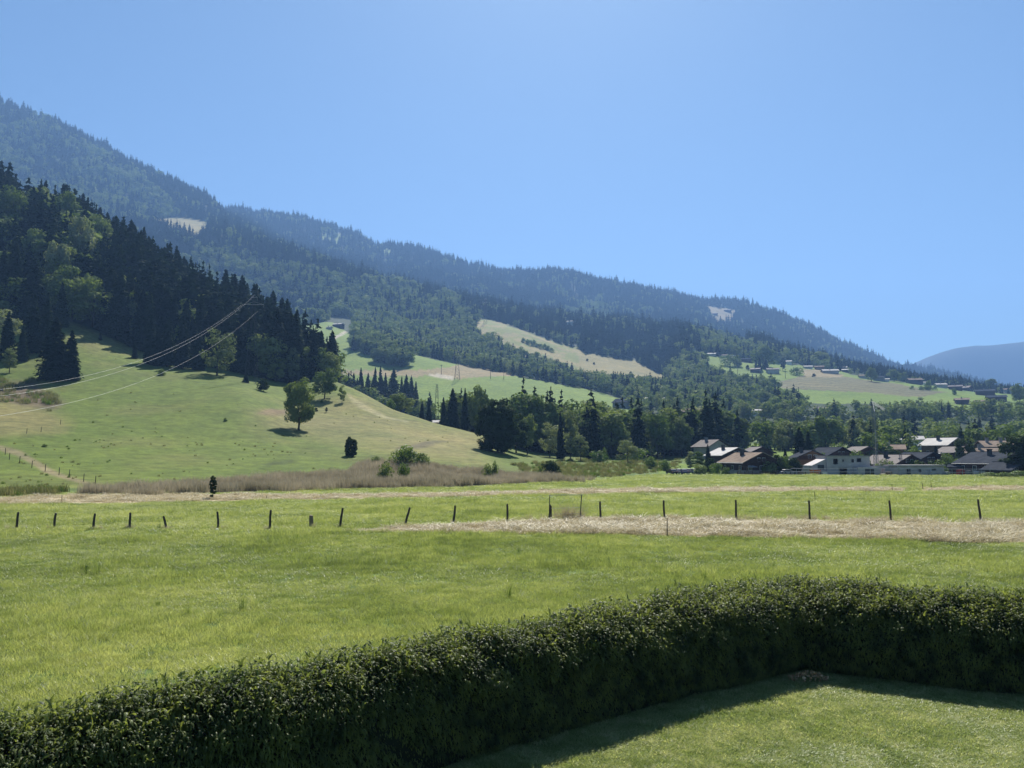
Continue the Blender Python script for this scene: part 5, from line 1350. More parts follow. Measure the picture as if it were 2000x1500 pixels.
ZZ = terrain_z(XX, YY)
keep = seen(XX, YY, ZZ + 22)
XX, YY, ZZ = XX[keep], YY[keep], ZZ[keep]
PX, PY = project(XX, YY, ZZ)
l7 = np.interp(XX / YY, AG, LD[9])
bad = (YY < l7) & (PX > 640)
for pol, d0, d1 in ((M1, 470, 1240), (M2, 800, 1560), (M3, 540, 1400), (M4, 2400, 4000), (M5, 1500, 2900), (M6, 1500, 5000), (M7, 1500, 5000)):
    bad |= (YY > d0) & (YY < d1) & inpoly(PX, PY, pol) & ((pol is not M6 and pol is not M7) | (wg.random(len(XX)) < .6))
hx = np.array([h[0] for h in HOUSES]); hy = np.array([h[1] for h in HOUSES]); hr = np.array([h[2] for h in HOUSES])
for a_, b_, c_ in zip(hx, hy, hr):
    if b_ > 900: bad |= (abs(XX - a_) < c_ + 3) & (YY > b_ - 70) & (YY < b_ + c_ + 3)
XX, YY, ZZ, PX, PY = [v[~bad] for v in (XX, YY, ZZ, PX, PY)]
nz = fbm(XX / 90 + 7, YY / 130, 3)
pb = np.where(nz > .58, .28, .04)
for pol in (BL1, BL2, BL3, BL4, BL5):
    i_ = inpoly(PX + (nz - .5) * 60, PY + (nz - .5) * 30, pol) & (YY < 3100)
    pb = np.where(i_, np.where(nz > .42, .80, .35), pb)
isb = wg.random(len(XX)) < pb
hh = np.where(isb, wg.uniform(12, 19, len(XX)), wg.uniform(15, 27, len(XX)) * np.where(wg.random(len(XX)) < .06, 1.25, 1))
FI = np.where(isb, np.where(wg.random(len(XX)) < .12, 7, 4 + wg.integers(0, 3, len(XX))), wg.integers(0, 4, len(XX)))
hh = hh * np.interp(fbm(XX / 40 + 3, YY / 40, 3), [.3, .7], [.72, 1.25])
hh = hh * np.where((PX > 1480) & (YY < 2600), np.interp(PX, [1480, 1680, 1800], [1, .58, .45]), 1)
FS = np.where(isb, hh / 17.0, hh / 25.0) * np.interp(YY, [1000, 3000], [1.1, 1.5])
P_ = np.concatenate([np.stack([XX, YY, ZZ - .5], 1), np.array(FAR_P).reshape(-1, 3)])
I_ = np.concatenate([FI, np.array(FAR_I, int)]); S_ = np.concatenate([FS, np.array(FAR_S)])
S3 = np.stack([S_ * wg.uniform(.95, 1.3, len(S_)), S_ * wg.uniform(.95, 1.3, len(S_)), S_], 1)
print('far wood', len(P_))
scatter('far_forest', P_, I_, wg.uniform(0, 6.28, len(P_)), S3, FARC, 'blue hazy mixed forest covering the mountainsides across the valley', 'forest')

# ------------------------------------------------------------------ posts of the meadow fence
gp = 'old wooden fence posts standing in a row across the meadow'
posts = [(31, 1033, 36, 1001, 'leftmost dark post of the meadow row, leaning slightly right'), (104, 1034, 109, 1003, 'second post from the left in the meadow row'), (182, 1034, 185, 1004, 'third post from the left in the meadow row'),
 (254, 1033, 254, 1002, 'fourth post from the left, quite upright'), (329, 1033, 319, 1009, 'short post tipping left, fifth in the row'), (427, 1034, 425, 1000, 'dark post with a small white stone at its foot'), (526, 1035, 529, 997, 'dark post left of the short pale stump post'),
 (608, 1031, 608, 1007, 'short thick pale wooden post in the row'), (663, 1031, 669, 993, 'post leaning right beside the start of the hay strip'), (789, 1026, 800, 992, 'post leaning strongly to the right at the hay strip'), (885, 1022, 889, 988, 'post second left of the netting frame'),
 (991, 1020, 991, 985, 'post first left of the netting frame'), (1173, 1016, 1172, 980, 'post first right of the netting frame'), (1298, 1015, 1296, 978, 'post behind the thin stake in the hay strip'), (1438, 1018, 1437, 977, 'fifth post from the right end of the row, straight and tall'),
 (1582, 1018, 1580, 978, 'third post from the right end of the row'), (1741, 1020, 1737, 978, 'second post from the right end of the row'), (1917, 1021, 1910, 976, 'rightmost post of the meadow row, leaning left')]
posts[14] = posts[14][:4] + ('straight tall post, fourth from the right end of the row',)
for i, (bx, by, tx, ty, lab) in enumerate(posts):
    X, Y = on_flat(bx, by); tX, tY, tZ = at(tx, ty, Y)
    r = .085 if i != 7 else .16
    mb = MB(); n = 5; p0 = np.array([0, 0, -.3]); p1 = np.array([tX - X, 0, tZ])
    for j in range(n):
        a_ = p0 + (p1 - p0) * j / n; b_ = p0 + (p1 - p0) * (j + 1) / n
        wob = lambda q: q + np.array([.012 * math.sin(q[2] * 5 + i), .012 * math.cos(q[2] * 4 + i), 0])
        mb.tube(wob(a_), wob(b_), r * (1.08 - .05 * j), r * (1.03 - .05 * j), 8, cap=(j == n - 1))
    mb.tube(wob(p1), wob(p1) + np.array([.01, 0, .04]), r * .8, r * .35, 8)
    o = mb.build('fence_post', M['wood_post' if i != 7 else 'pale_post']); o.location = (X, Y, 0)
    tag(o, lab, 'fence post', gp)
X, Y = on_flat(424, 1036)
g_ = np.random.default_rng(2)
st = MB(); st.tube((0, 0, -.05), (0, 0, .06), .16, .13, 9).tube((0, 0, .06), (.02, 0, .13), .13, .05, 9)
o = st.build('stone', M['white']); o.location = (X, Y, 0); tag(o, 'small white stone at the foot of a dark fence post', 'stone')
gs2 = 'thin electric-fence stakes in the meadow'
for (bx, by, tx, ty, r, lab) in [(1303, 1048, 1303, 1012, .035, 'thin dark stake standing in the near hay strip'), (1592, 979, 1591, 960, .035, 'thin stake in the grass between the hay strips on the right'), (1616, 960, 1615, 950, .04, 'thin stake on the far hay strip, left of the others'),
   (1743, 960, 1742, 946, .04, 'thin stake at the end of the far hay strip'), (1803, 957, 1801, 943, .045, 'left stake of the leaning pair beyond the far strip'), (1820, 955, 1818, 942, .045, 'right stake of the leaning pair beyond the far strip'), (121, 985, 121, 967, .03, 'thin stake on the far hay strip before the reeds'),
   (521, 975, 521, 968, .04, 'short stake on the far hay strip'), (171, 1120, 168, 1105, .03, 'short dark stake in a grass clump on the left meadow')]:
    X, Y = on_flat(bx, by); tX, tY, tZ = at(tx, ty, Y)
    o = MB().tube((0, 0, -.2), (tX - X, 0, tZ), r, r * .8, 6).build('fence_stake', M['wood_post']); o.location = (X, Y, 0); tag(o, lab, 'stake', gs2)
gs3 = 'small posts of the pasture fence at the left'
for (px, py) in [(18, 898), (38, 905), (62, 914), (88, 921), (115, 928), (135, 932), (163, 941), (186, 945), (118, 829), (80, 844), (52, 847), (10, 888)]:
    X, Y, Zg = hit(px, py, 85, 260, 130)
    o = MB().tube((0, 0, -.2), (.05, 0, 1.25), .06, .05, 6).build('pasture_post', M['wood_post']); o.location = (X, Y, Zg); tag(o, 'small grey post of the pasture fence on the left slope', 'fence post', gs3)

# netting frame: two posts, top rail, wires
X0, Y0 = on_flat(1072, 1017); Xe = at(1136, 1005, Y0)[0]
fr = thing('netting_frame', 'tall thin metal frame with netting wires over dry grass in the fence row', 'frame', (X0, Y0, 0))
zt = at(1074, 967, Y0)[2]; w_ = Xe - X0
MB().tube((0, 0, -.2), (.08, 0, zt), .035, n=6).build('post', M['dark_metal'], fr)
MB().tube((w_ - .12, .4, -.2), (w_ + .05, .4, zt), .04, n=6).build('post', M['dark_metal'], fr)
MB().tube((.08, 0, zt), (w_ + .05, .4, zt), .022, n=5).build('top_rail', M['galv'], fr)
MB().tube((.05, 0, zt * .48), (w_ - .03, .4, zt * .5), .012, n=4).tube((.05, 0, zt * .25), (w_ - .05, .4, zt * .26), .008, n=4).build('wire', M['galv'], fr)
for k, (bx, tx, by, ty, lab) in enumerate([(1071, 1074, 1016, 985, 'short post tied to the left leg of the netting frame'), (1076, 1076, 1011, 988, 'second shorter post inside the netting frame')]):
    X, Y = on_flat(bx, 1017); tX, tY, tZ = at(tx, ty, Y)
    o = MB().tube((0, 0, -.2), (tX - X, 0, tZ), .065, .055, 8).build('fence_post', M['wood_post']); o.location = (X + .02, Y - .12 + .3 * k, 0); tag(o, lab, 'fence post', gp)

# ------------------------------------------------------------------ hay strips
HAY1 = [(660, 1037), (740, 1034), (800, 1030), (900, 1026), (1000, 1022), (1090, 1017), (1150, 1016), (1300, 1016), (1500, 1018), (1750, 1021), (2150, 1024), (2150, 1062), (1850, 1060), (1700, 1056), (1500, 1051), (1300, 1047), (1100, 1044), (950, 1042), (800, 1041)]
HAY2 = [(-200, 978), (0, 973), (160, 967), (300, 967), (480, 966), (700, 967), (1000, 960), (1250, 955), (1500, 953), (1765, 954), (1765, 960), (1600, 960), (1300, 963), (1000, 968), (700, 975), (400, 980), (150, 985), (-200, 989)]
HAY3 = [(1800, 954), (1950, 950), (2150, 948), (2150, 956), (1950, 958), (1800, 959)]
hm_, nt, out = mat('cut_hay')
p = N(nt, 'ShaderNodeBsdfPrincipled'); p.inputs['Roughness'].default_value = .85; p.inputs['Specular IOR Level'].default_value = .2
n1 = pos_noise(nt, 2.2, 6, .75); n2 = pos_noise(nt, .25, 3)
r1 = ramp(nt, [(.25, (.16, .115, .075)), (.5, (.41, .345, .225)), (.75, (.56, .49, .34))]); nt.links.new(n1, r1.inputs[0])
r2 = ramp(nt, [(.3, (.85, .85, .8)), (.7, (1.15, 1.1, 1.1))]); nt.links.new(n2, r2.inputs[0])
nt.links.new(mixc(nt, 1, r1.outputs[0], r2.outputs[0], 'MULTIPLY'), p.inputs['Base Color']); nt.links.new(p.outputs[0], out.inputs[0])
M['hay'] = hm_
HAYW = []
for i, poly in enumerate((HAY1, HAY2, HAY3)):
    W = [on_flat(x, y) for x, y in poly]; HAYW.append(W)
    # subdivide and roughen the outline
    pts = []
    for k in range(len(W)):
        (x0, y0), (x1, y1) = W[k], W[(k + 1) % len(W)]
        n = max(1, int(math.hypot(x1 - x0, y1 - y0) / .5))
        for j in range(n):
            x = x0 + (x1 - x0) * j / n; y = y0 + (y1 - y0) * j / n
            y += (fbm(np.array([x * 1.3]), np.array([y * 1.3]), 3)[0] - .5) * 1.1
            pts.append((x, y, .03))
    o = mesh_obj('hay_strip', pts, [tuple(range(len(pts)))], hm_); tag(o, kind='structure')
    import bmesh as _bm
    b_ = _bm.new(); b_.from_mesh(o.data); _bm.ops.triangulate(b_, faces=b_.faces); b_.to_mesh(o.data); b_.free()

# ------------------------------------------------------------------ grass, hay tufts, reeds
def coll(name, meshes):
    c = bpy.data.collections.new(name)
    for i, m_ in enumerate(meshes):
        o = bpy.data.objects.new('%s_%02d' % (name, i), m_); c.objects.link(o)
    return c
def grass_mat(name, c1, c2, c3):
    m, nt, out = mat(name)
    oi = N(nt, 'ShaderNodeObjectInfo')
    a_ = pos_noise(nt, .13, 4, .6); b_ = pos_noise(nt, .9, 4, .65)
    def ma(op, x, y):
        n = N(nt, 'ShaderNodeMath', operation=op)
        for i, v in enumerate((x, y)):
            if isinstance(v, float): n.inputs[i].default_value = v
            else: nt.links.new(v, n.inputs[i])
        return n.outputs[0]
    f = ma('ADD', ma('ADD', ma('MULTIPLY', oi.outputs['Random'], .42), ma('MULTIPLY', a_, 1.15)), ma('MULTIPLY', b_, .55))
    f = ma('SUBTRACT', f, .57)
    sx = N(nt, 'ShaderNodeSeparateXYZ'); gp_ = N(nt, 'ShaderNodeNewGeometry'); nt.links.new(gp_.outputs['Position'], sx.inputs[0])
    mr = N(nt, 'ShaderNodeMapRange'); mr.inputs[1].default_value = 16; mr.inputs[2].default_value = 34; mr.inputs[3].default_value = .20; mr.inputs[4].default_value = 0
    nt.links.new(sx.outputs[1], mr.inputs[0])
    mr2 = N(nt, 'ShaderNodeMapRange'); mr2.inputs[1].default_value = 44; mr2.inputs[2].default_value = 54; mr2.inputs[3].default_value = 0; mr2.inputs[4].default_value = .13
    nt.links.new(sx.outputs[1], mr2.inputs[0])
    f = ma('ADD', ma('ADD', f, mr.outputs[0]), mr2.outputs[0])
    rp = ramp(nt, [(0.12, c1), (0.46, c2), (0.92, c3)]); nt.links.new(f, rp.inputs[0])
    p = N(nt, 'ShaderNodeBsdfPrincipled'); p.inputs['Roughness'].default_value = .42; p.inputs['Specular IOR Level'].default_value = .45
    nt.links.new(rp.outputs[0], p.inputs['Base Color'])
    tr = N(nt, 'ShaderNodeBsdfTranslucent'); nt.links.new(mixc(nt, 1.0, rp.outputs[0], (1.4, 1.45, .8), 'MULTIPLY'), tr.inputs[0])
    mx = N(nt, 'ShaderNodeMixShader'); mx.inputs[0].default_value = .5
    nt.links.new(p.outputs[0], mx.inputs[1]); nt.links.new(tr.outputs[0], mx.inputs[2]); nt.links.new(mx.outputs[0], out.inputs[0])
    return m
def tuft(seed, rad, n, hr, wid, bend, m, flat=0.0):
    g = np.random.default_rng(seed)
    r = rad * np.sqrt(g.random(n)); th = g.random(n) * 6.283
    b = np.stack([r * np.cos(th), r * np.sin(th), np.zeros(n)], 1)
    h = g.uniform(*hr, n); ph = g.random(n) * 6.283
    d = np.stack([np.cos(ph), np.sin(ph), np.zeros(n)], 1); s = np.stack([-np.sin(ph), np.cos(ph), np.zeros(n)], 1)
    q = g.uniform(0, 6.283, n); s = np.stack([np.cos(q), np.sin(q), np.zeros(n)], 1)
    up = np.array([0, 0, 1.0]); w_ = (wid * g.uniform(.6, 1.3, n))[:, None]
    bn = (bend * g.uniform(.3, 1.5, n))[:, None]
    H = h[:, None]
    mid = b + up * H * (.55 - .4 * flat) + d * H * bn * .35
    tip = b + up * H * (1 - .8 * flat) + d * H * bn
    A = np.stack([b - s * w_ / 2 - up * .03, b + s * w_ / 2 - up * .03, mid + s * w_ * .42, mid - s * w_ * .42], 1)
    B = np.stack([mid - s * w_ * .42, mid + s * w_ * .42, tip + s * w_ * .06, tip - s * w_ * .06], 1)
    return quads_mesh('tuft', np.concatenate([A, B]), m)
M['grass'] = grass_mat('grass_blades', (0.085, 0.115, 0.040), (0.205, 0.243, 0.082), (0.40, 0.405, 0.19))
M['lawn_grass'] = leaf_mat('lawn_blades', (0.13, 0.18, 0.055), (0.24, 0.30, 0.105), (0.52, 0.52, 0.30), transl=.45, tcol=(1.35, 1.35, .85), spec=.3, rough=.45, scale=1.3, obj_var=.55)
M['straw'] = leaf_mat('straw', (0.31, 0.255, 0.155), (0.45, 0.395, 0.26), (0.60, 0.55, 0.385), transl=.25, tcol=(1.1, 1.05, .9), scale=.5)
M['reed'] = leaf_mat('reed_stalks', (0.16, 0.155, 0.095), (0.29, 0.27, 0.185), (0.44, 0.40, 0.29), transl=.35, tcol=(1.1, 1.0, .9), scale=.12, obj_var=.45)
M['pale_flower'] = leaf_mat('pale_weeds', (0.35, 0.38, 0.25), (0.45, 0.48, 0.32), None, transl=.3, tcol=(1, 1, 1))
GC = coll('grass_tufts', [tuft(i, .30, 110, (.05, .14), .0085, .8, M['grass']) for i in range(4)] + [tuft(8, .28, 40, (.12, .28), .009, .8, M['grass']), tuft(9, .12, 14, (.08, .2), .014, .9, M['pale_flower'])])
wallp = [(-11.6, 4.6), (-3.7, 11.0), (-.35, 13.9), (1.5, 15.2), (3.6, 16.8), (5.4, 18.2), (6.9, 18.8), (9.1, 17.8), (10.9, 16.9), (14.3, 15.3), (22.3, 11.75)]
hpx = np.array([p[0] for p in wallp]); hpy = np.array([p[1] for p in wallp])
def outside(X, Y): return Y > np.interp(X, hpx, hpy)
def dist_hedge(X, Y):
    d = np.full(len(X), 1e9)
    for (x0, y0), (x1, y1) in zip(wallp[:-1], wallp[1:]):
        dx, dy = x1 - x0, y1 - y0; t = np.clip(((X - x0) * dx + (Y - y0) * dy) / (dx * dx + dy * dy), 0, 1)
        d = np.minimum(d, np.hypot(X - x0 - t * dx, Y - y0 - t * dy))
    return d
def field(Y0, Y1, dens, half=.74):
    """random points over the visible ground between two depths"""
    A = half * (Y1 * Y1 - Y0 * Y0); n = int(A * dens)
    Y = np.sqrt(wg.random(n) * (Y1 * Y1 - Y0 * Y0) + Y0 * Y0); X = (wg.random(n) * 2 - 1) * half * Y
    return X, Y
def inhay(X, Y):
    m_ = np.zeros(len(X), bool)
    for W in HAYW: m_ |= inpoly(X, Y, W)
    return m_
P, I, S, RZ = [], [], [], []
for Y0, Y1, dens, sc in ((8.5, 30, 17, 1.0), (30, 48, 9, 1.25), (48, 80, 4.5, 1.7), (80, 125, 1.5, 2.2), (125, 200, .6, 2.8)):
    X, Y = field(Y0, Y1, dens)
    k = outside(X, Y) & ~inhay(X, Y) & (dist_hedge(X, Y) > .5)
    px, py = project(X, Y, terrain_z(X, Y))
    k &= ~((Y > 85) & inpoly(px, py, REEDS)) & (Y < np.interp(X / Y, AG, LD[1]) + 5)
    X, Y = X[k], Y[k]; n = len(X)
    big = fbm(X / 4.5, Y / 4.5, 3)
    P.append(np.stack([X, Y, terrain_z(X, Y)], 1))
    t = wg.random(n)
    I.append(np.where(t < .016, 5, np.where((t < .14) & (big > .5), 4, wg.integers(0, 4, n))))
    sx = sc * wg.uniform(.8, 1.25, n); sz = sx ** .6 * np.interp(big, [.25, .75], [.75, 1.5])
    S.append(np.stack([sx, sx, sz], 1)); RZ.append(wg.uniform(0, 6.28, n))
P = np.concatenate(P); print('grass', len(P))
scatter('meadow_grass', P, np.concatenate(I), np.concatenate(RZ), np.concatenate(S), GC, 'bright green meadow grass between the hedge and the reeds', 'grass')
# mown lawn inside the hedge
LC = coll('lawn_tufts', [tuft(20 + i, .16, 75, (.02, .055), .010, 1.1, M['lawn_grass']) for i in range(4)] + [tuft(27, .12, 20, (.03, .07), .022, 1.4, M['lawn_grass'])])
n = 24000; X = wg.uniform(-3, 14, n); Y = wg.uniform(10.5, 18.5, n)
k = (~outside(X, Y)) & (abs(X) < .78 * Y) & (dist_hedge(X, Y) > .35); X, Y = X[k], Y[k]; n = len(X)
pt = fbm(X / 1.1 + 3, Y / 1.1, 3)
sz = np.interp(pt, [.3, .7], [.6, 1.25])
scatter('lawn_grass', np.stack([X, Y, terrain_z(X, Y)], 1), wg.integers(0, 5, n), wg.uniform(0, 6.28, n), np.stack([np.ones(n), np.ones(n), sz], 1), LC, 'short mown lawn grass inside the corner of the hedge', 'lawn')
# hay
HC = coll('hay_tufts', [tuft(30 + i, .45, 60, (.20, .55), .028, 1.0, M['straw'], flat=.80) for i in range(3)])
P, S = [], []
for W, dens in ((HAYW[0], 5.5), (HAYW[1], 2.0), (HAYW[2], 1.2)):
    xs = [p[0] for p in W]; ys = [p[1] for p in W]; A = (max(xs) - min(xs)) * (max(ys) - min(ys)); n = int(A * dens)
    X = wg.uniform(min(xs), max(xs), n); Y = wg.uniform(min(ys), max(ys), n); k = inpoly(X, Y, W) & (abs(X) < .8 * Y); X, Y = X[k], Y[k]
    P.append(np.stack([X, Y, 0 * X + .02], 1)); sc = wg.uniform(.7, 1.4, len(X)) * np.interp(fbm(X / 2.5, Y / 1.2, 3), [.3, .7], [.6, 1.5]); S.append(np.stack([sc, sc, sc * wg.uniform(.6, 1.7, len(X))], 1))
P = np.concatenate(P); S = np.concatenate(S)
scatter('cut_hay', P, wg.integers(0, 3, len(P)), wg.uniform(0, 6.28, len(P)), S, HC, 'pale cut hay lying in long strips across the meadow', 'hay')
# dry grass along the fence row
DC = coll('dry_tufts', [tuft(40 + i, .22, 46, (.25, .62), .022, .7, M['straw']) for i in range(2)] + [tuft(45, .22, 46, (.2, .5), .022, .7, M['grass'])])
n = 420; pxs = wg.uniform(1010, 2080, n); base = np.interp(pxs, [1000, 1090, 1300, 1740, 2100], [1020, 1016, 1015.5, 1020, 1023]); P = []
for x_, b_ in zip(pxs, base):
    X, Y = on_flat(x_, b_ - 1.5); P.append((X, Y + wg.normal(0, .35), 0))
for q in posts:
    X, Y = on_flat(q[0], q[1])
    for _ in range(6): P.append((X + wg.normal(0, .22), Y + wg.normal(-.05, .15), 0))
n = len(P)
sz = wg.uniform(.35, 1.0, n); sz[420:] *= .75
scatter('dry_grass', np.array(P), wg.integers(0, 3, n), wg.uniform(0, 6.28, n), sz, DC, 'tall dry grass fringe left standing along the fence row', 'dry grass')
# straw clump in the netting frame
Xc, Yc = on_flat(1107, 1015)
g_ = []
for k in range(9):
    m_ = tuft(60 + k, .30, 60, (.5, 1.35), .02, .55, M['straw']); co = np.empty(len(m_.vertices) * 3, np.float32); m_.vertices.foreach_get('co', co)
    co = co.reshape(-1, 4, 3); co[..., 0] += wg.normal(0, .55); co[..., 1] += wg.normal(0, .25); g_.append(co)
o = link(bpy.data.objects.new('straw_clump', quads_mesh('straw_clump', np.concatenate(g_), M['straw']))); o.location = (Xc, Yc, 0)
tag(o, 'heap of tall dry straw growing under the netting frame', 'dry grass clump')
# reeds
RC = coll('reed_clumps', [tuft(50 + i, .75, 70, (.7, 1.75), .045, .22, M['reed']) for i in range(4)])
X, Y = field(88, 200, 1.9)
px, py = project(X, Y, terrain_z(X, Y))
j_ = (fbm(X / 6, Y / 6, 3) - .5) * 8
k = inpoly(px, py + j_, REEDS); X, Y = X[k], Y[k]; n = len(X)
sz = wg.uniform(.6, 1.15, n) * np.interp(fbm(X / 7, Y / 7, 2), [.3, .7], [.75, 1.15])
scatter('reed_bed', np.stack([X, Y, terrain_z(X, Y) - .1], 1), wg.integers(0, 4, n), wg.uniform(0, 6.28, n), sz, RC, 'grey-brown reed bed in a long band at the foot of the pasture', 'reeds')
# rough low growth: dark fringe at the left end, weeds right of the reeds, tussocks on the pasture
M['rough_grass'] = leaf_mat('rough_grass', (0.09, 0.105, 0.04), (0.16, 0.165, 0.07), (0.25, 0.23, 0.12), transl=.35, tcol=(1.2, 1.2, .8), scale=.2, spec=.05)
WC = coll('weed_clumps', [tuft(70 + i, .6, 60, (.3, .9), .05, .4, M['rough_grass' if i else 'shrub']) for i in range(4)])
pls = []
def spray(poly, n, smin, smax, dmin=60, dmax=420, cl=0):
    xs = [p[0] for p in poly]; ys = [p[1] for p in poly]
    px = wg.uniform(min(xs), max(xs), n); py = wg.uniform(min(ys), max(ys), n); k = inpoly(px, py, poly)
    for x_, y_ in zip(px[k], py[k]):
        X, Y, Z_ = hit(x_, y_, dmin, dmax, None or 9999)
        if cl and fbm(np.array([X / 9.]), np.array([Y / 9.]), 3)[0] < cl: continue
        if Y < 9000: pls.append((X, Y, Z_, wg.uniform(smin, smax)))
spray([(-60, 965), (60, 960), (125, 958), (125, 967), (0, 972), (-60, 975)], 160, .8, 1.5)
spray([(1000, 908), (1190, 893), (1330, 898), (1330, 916), (1180, 934), (1050, 938)], 1300, .6, 1.3)
spray([(0, 860), (500, 860), (690, 895), (680, 915), (400, 935), (0, 955)], 300, .2, .6, cl=.5)
spray([(140, 640), (600, 800), (700, 890), (100, 860)], 130, .2, .6, cl=.5)
spray([(-20, 735), (70, 742), (125, 790), (95, 805), (30, 790), (-20, 780)], 190, .9, 2.2, cl=.42)
spray([(600, 790), (930, 850), (930, 900), (700, 880)], 90, .2, .55, cl=.5)
P = np.array([p[:3] for p in pls]); S = np.array([p[3] for p in pls]); print('weeds', len(P))
scatter('rough_weeds', P, wg.integers(0, 4, len(P)), wg.uniform(0, 6.28, len(P)), S, WC, 'scattered weeds and tussocks on the pasture and around the reeds', 'weeds')

# ------------------------------------------------------------------ hedge
HH = 1.82
inn = [(-11.2, 4.1), (-3.3, 10.55), (0.12, 13.5), (1.91, 14.75), (3.94, 16.25), (5.9, 17.45), (6.8, 18.05), (8.75, 16.98), (10.6, 16.22), (14.0, 14.75), (22.0, 11.2)]
outn = [(-12.0, 5.0), (-4.2, 11.4), (-.9, 14.2), (1.0, 15.65), (3.2, 17.5), (5.2, 19.2), (7.15, 20.4), (9.5, 18.75), (11.3, 17.7), (14.7, 16.0), (22.7, 12.45)]
hd = thing('hedge', 'clipped dark green conifer hedge turning a corner around the lawn', 'hedge', (0, 0, 0))
def resample(pl, n):
    pl = np.array(pl, float); s = np.r_[0, np.cumsum(np.hypot(*np.diff(pl, axis=0).T))]
    t = np.linspace(0, 1, n)
    return pl, s
NI = 420
ti = np.linspace(0, len(inn) - 1, NI)
lerpl = lambda pl: np.stack([np.interp(ti, range(len(pl)), [p[0] for p in pl]), np.interp(ti, range(len(pl)), [p[1] for p in pl])], 1)
def smooth(a, k=9):
    kk = np.ones(k) / k
    return np.stack([np.convolve(np.pad(a[:, i], k // 2, mode='edge'), kk, 'valid') for i in range(2)], 1)
IN, OU = smooth(lerpl(inn), 3), smooth(lerpl(outn), 5)
# cross-section: inner foot -> inner wall -> shoulder -> top -> outer shoulder -> outer wall
prof = [(0.10, 0.0), (0.02, 0.25), (0.0, 0.65), (0.03, 1.0), (0.10, 1.32), (0.20, 1.55), (0.34, 1.70), (.5, 1.80), (.66, 1.86), (.82, 1.85), (.93, 1.70), (1.0, 1.4), (1.0, .7), (.92, 0)]
V = np.zeros((NI, len(prof), 3))
for j, (u, z) in enumerate(prof):
    V[:, j, :2] = IN + (OU - IN) * u; V[:, j, 2] = z
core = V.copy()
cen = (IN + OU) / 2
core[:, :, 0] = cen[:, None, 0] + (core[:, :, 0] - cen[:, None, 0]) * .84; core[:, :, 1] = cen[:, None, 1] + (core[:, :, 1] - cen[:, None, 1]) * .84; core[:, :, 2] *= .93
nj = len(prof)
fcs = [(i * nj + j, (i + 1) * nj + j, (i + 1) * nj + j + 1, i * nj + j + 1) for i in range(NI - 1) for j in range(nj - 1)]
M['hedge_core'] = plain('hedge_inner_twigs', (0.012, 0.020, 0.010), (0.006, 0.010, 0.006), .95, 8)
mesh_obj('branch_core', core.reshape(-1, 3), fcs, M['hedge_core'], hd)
M['hedge'] = leaf_mat('hedge_sprays', (0.013, 0.027, 0.018), (0.036, 0.058, 0.026), (0.14, 0.17, 0.055), transl=.38, tcol=(2.4, 2.3, 1.2), spec=.16, rough=.45, scale=3.0, obj_var=0)
g_ = np.random.default_rng(11)
# area-weighted random spots on the shell
q00, q10, q11, q01 = V[:-1, :-1], V[1:, :-1], V[1:, 1:], V[:-1, 1:]
nrm = np.cross(q10 - q00, q01 - q00); ar = np.linalg.norm(nrm, axis=2)
wgt = ar.copy(); wgt[:, 10:] *= .25; wgt[:, 3:9] *= 1.25
vis = (abs(q00[:, :, 0]) < .85 * q00[:, :, 1] + 1); wgt *= vis
NS = 180000
pk = g_.choice(wgt.size, NS, p=(wgt / wgt.sum()).ravel())
ii, jj = np.unravel_index(pk, wgt.shape)
u, v = g_.random(NS)[:, None], g_.random(NS)[:, None]
P = q00[ii, jj] * (1 - u) * (1 - v) + q10[ii, jj] * u * (1 - v) + q11[ii, jj] * u * v + q01[ii, jj] * (1 - u) * v
Nn = -nrm[ii, jj] / ar[ii, jj][:, None]
ctr = cen[ii]; sg = np.sign(((P[:, :2] - ctr) * Nn[:, :2]).sum(1) + (P[:, 2] - .8) * Nn[:, 2] * .5); Nn *= np.where(sg == 0, 1, sg)[:, None]
lump = (fbm(P[:, 0] * 1.6 + P[:, 2] * 1.1, P[:, 1] * 1.6 + P[:, 2] * 1.7, 3) - .5)
topness = np.clip(Nn[:, 2], 0, 1)
expo = (P[:, 2] > .95) * (g_.random(NS) < .22) * g_.uniform(.02, .13, NS)
P = P + Nn * (lump * .26 - .05 + expo)[:, None]; P[:, 2] += expo * .5
# a spray: curved rachis with alternating leaflets, drooping at its tip
d0 = Nn * .8 + np.array([0, 0, .45]) * (.4 + topness[:, None]) + g_.normal(0, .6, (NS, 3)); d0 /= np.linalg.norm(d0, axis=1, keepdims=True)
L = g_.uniform(.04, .10, NS) * (1 + .8 * topness * (g_.random(NS) < .25))
sd_ = np.cross(d0, np.array([0, 0, 1.0]) + g_.normal(0, .35, (NS, 3))); sd_ /= np.linalg.norm(sd_, axis=1, keepdims=True)
Q = []
K = 5
prev = P.copy(); dirn = d0.copy()
for k in range(K):
    dirn = dirn + np.array([0, 0, -.36]); dirn /= np.linalg.norm(dirn, axis=1, keepdims=True)
    nx = prev + dirn * (L / K)[:, None]
    wd2 = (L * (.19 - .028 * k))[:, None]
    up_ = np.cross(sd_, dirn)
    for s in (-1, 1):
        tipp = nx + sd_ * s * wd2 + dirn * (L * .10)[:, None] - up_ * (L * .05)[:, None]
        Q.append(np.stack([prev, prev + sd_ * s * wd2 * .62 + dirn * (L * .02)[:, None], tipp, nx], 1))
    prev = nx
Q = np.concatenate(Q)
fo = bpy.data.objects.new('foliage', quads_mesh('hedge_foliage', Q, M['hedge'])); link(fo, hd)
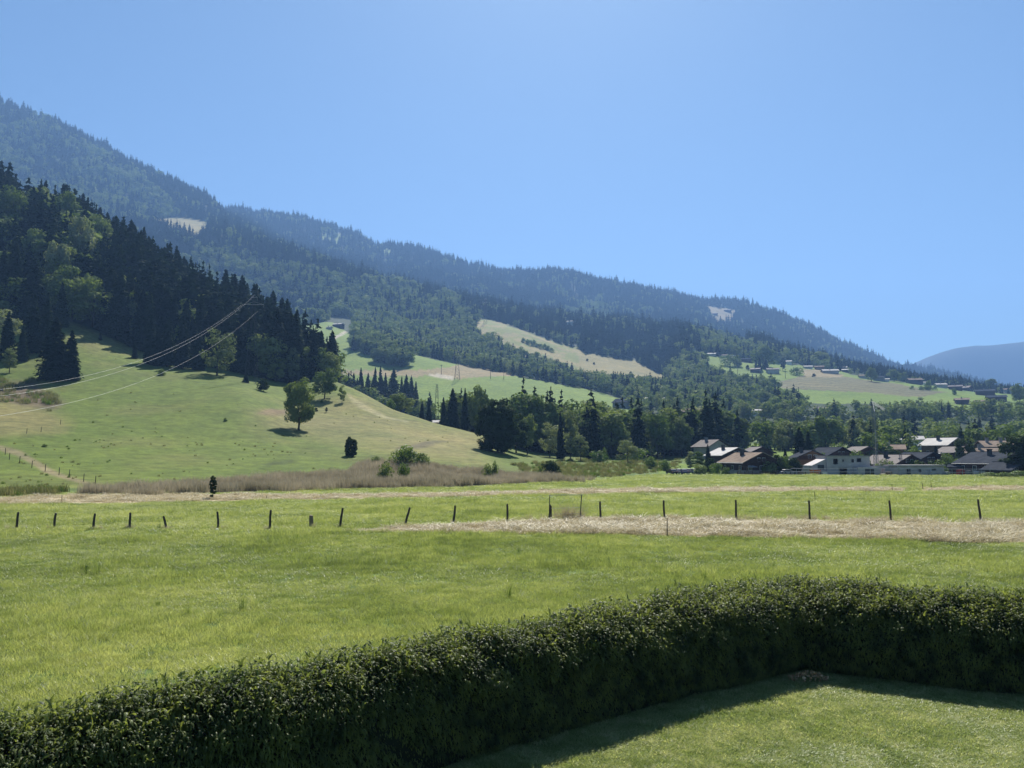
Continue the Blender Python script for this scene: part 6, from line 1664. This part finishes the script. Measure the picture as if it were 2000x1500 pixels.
# long grass and weeds behind the hedge
n = 900; t = wg.random(n); ip = t * (NI - 1); ia = ip.astype(int)
Xh = OU[ia, 0] + wg.uniform(-.1, .7, n) * -.45; Yh = OU[ia, 1] + wg.uniform(0, .9, n)
nx = 150; fx, fy = field(12, 55, .08); kf = outside(fx, fy) & (dist_hedge(fx, fy) > 1.2) & ~inhay(fx, fy) & (fbm(fx / 5., fy / 5., 2) > .5); fx, fy = fx[kf][:nx], fy[kf][:nx]
cx_, cy_ = on_flat(176, 1122); fx = np.r_[fx, cx_ + wg.normal(0, .5, 12)]; fy = np.r_[fy, cy_ + wg.normal(0, .25, 12)]
Xh = np.r_[Xh, fx]; Yh = np.r_[Yh, fy]; n0 = n; n = len(Xh)
WC2 = coll('tall_weeds', [tuft(90 + i, .25, 50, (.5, 1.5), .018, .5, M['grass'] if i < 2 else M['shrub']) for i in range(3)])
scatter('tall_weeds', np.stack([Xh, Yh, 0 * Xh], 1), wg.integers(0, 3, n), wg.uniform(0, 6.28, n), np.where(np.arange(n) < n0, wg.uniform(.7, 1.25, n), wg.uniform(.2, .42, n)), WC2, 'tall dark weeds growing along the far side of the hedge', 'weeds')
# leaf heap in the hedge corner
X, Y = 6.62, 17.45
n = 260; th = g_.random(n) * 6.283; r = np.sqrt(g_.random(n))
P = np.stack([.46 * r * np.cos(th), .22 * r * np.sin(th), .16 * (1 - r) + g_.random(n) * .06], 1)
Q = leaf_quads(P, g_.normal(0, 1, (n, 3)), g_.normal(0, .6, (n, 3)) + np.array([0, 0, 1]), g_.uniform(.04, .10, n), g_.uniform(.03, .05, n))
M['dead_leaf'] = leaf_mat('dead_leaves', (.22, .10, .05), (.42, .24, .12), (.6, .45, .28), transl=.2, tcol=(1, .9, .7), scale=14, obj_var=0)
o = link(bpy.data.objects.new('leaf_heap', quads_mesh('leaf_heap', Q, M['dead_leaf']))); o.location = (X, Y, .03); tag(o, 'small heap of brown dead clippings in the hedge corner', 'leaf heap')

# ------------------------------------------------------------------ haze
if HAZE:
    hz = MB().box(-6700, 6700, -320, 6600, -1.8, 1560).build('haze', None)
    m_, nt, out = mat('valley_haze')
    pv = N(nt, 'ShaderNodeVolumePrincipled')
    pv.inputs['Color'].default_value = (0.28, 0.52, 1.0, 1)
    pv.inputs['Density'].default_value = 1.5e-4
    pv.inputs['Anisotropy'].default_value = 0.2
    nt.links.new(pv.outputs[0], out.inputs['Volume'])
    hz.data.materials.append(m_)
    tag(hz, 'pale blue summer haze filling the valley', 'haze', kind='stuff')
print('objects', len(bpy.data.objects))
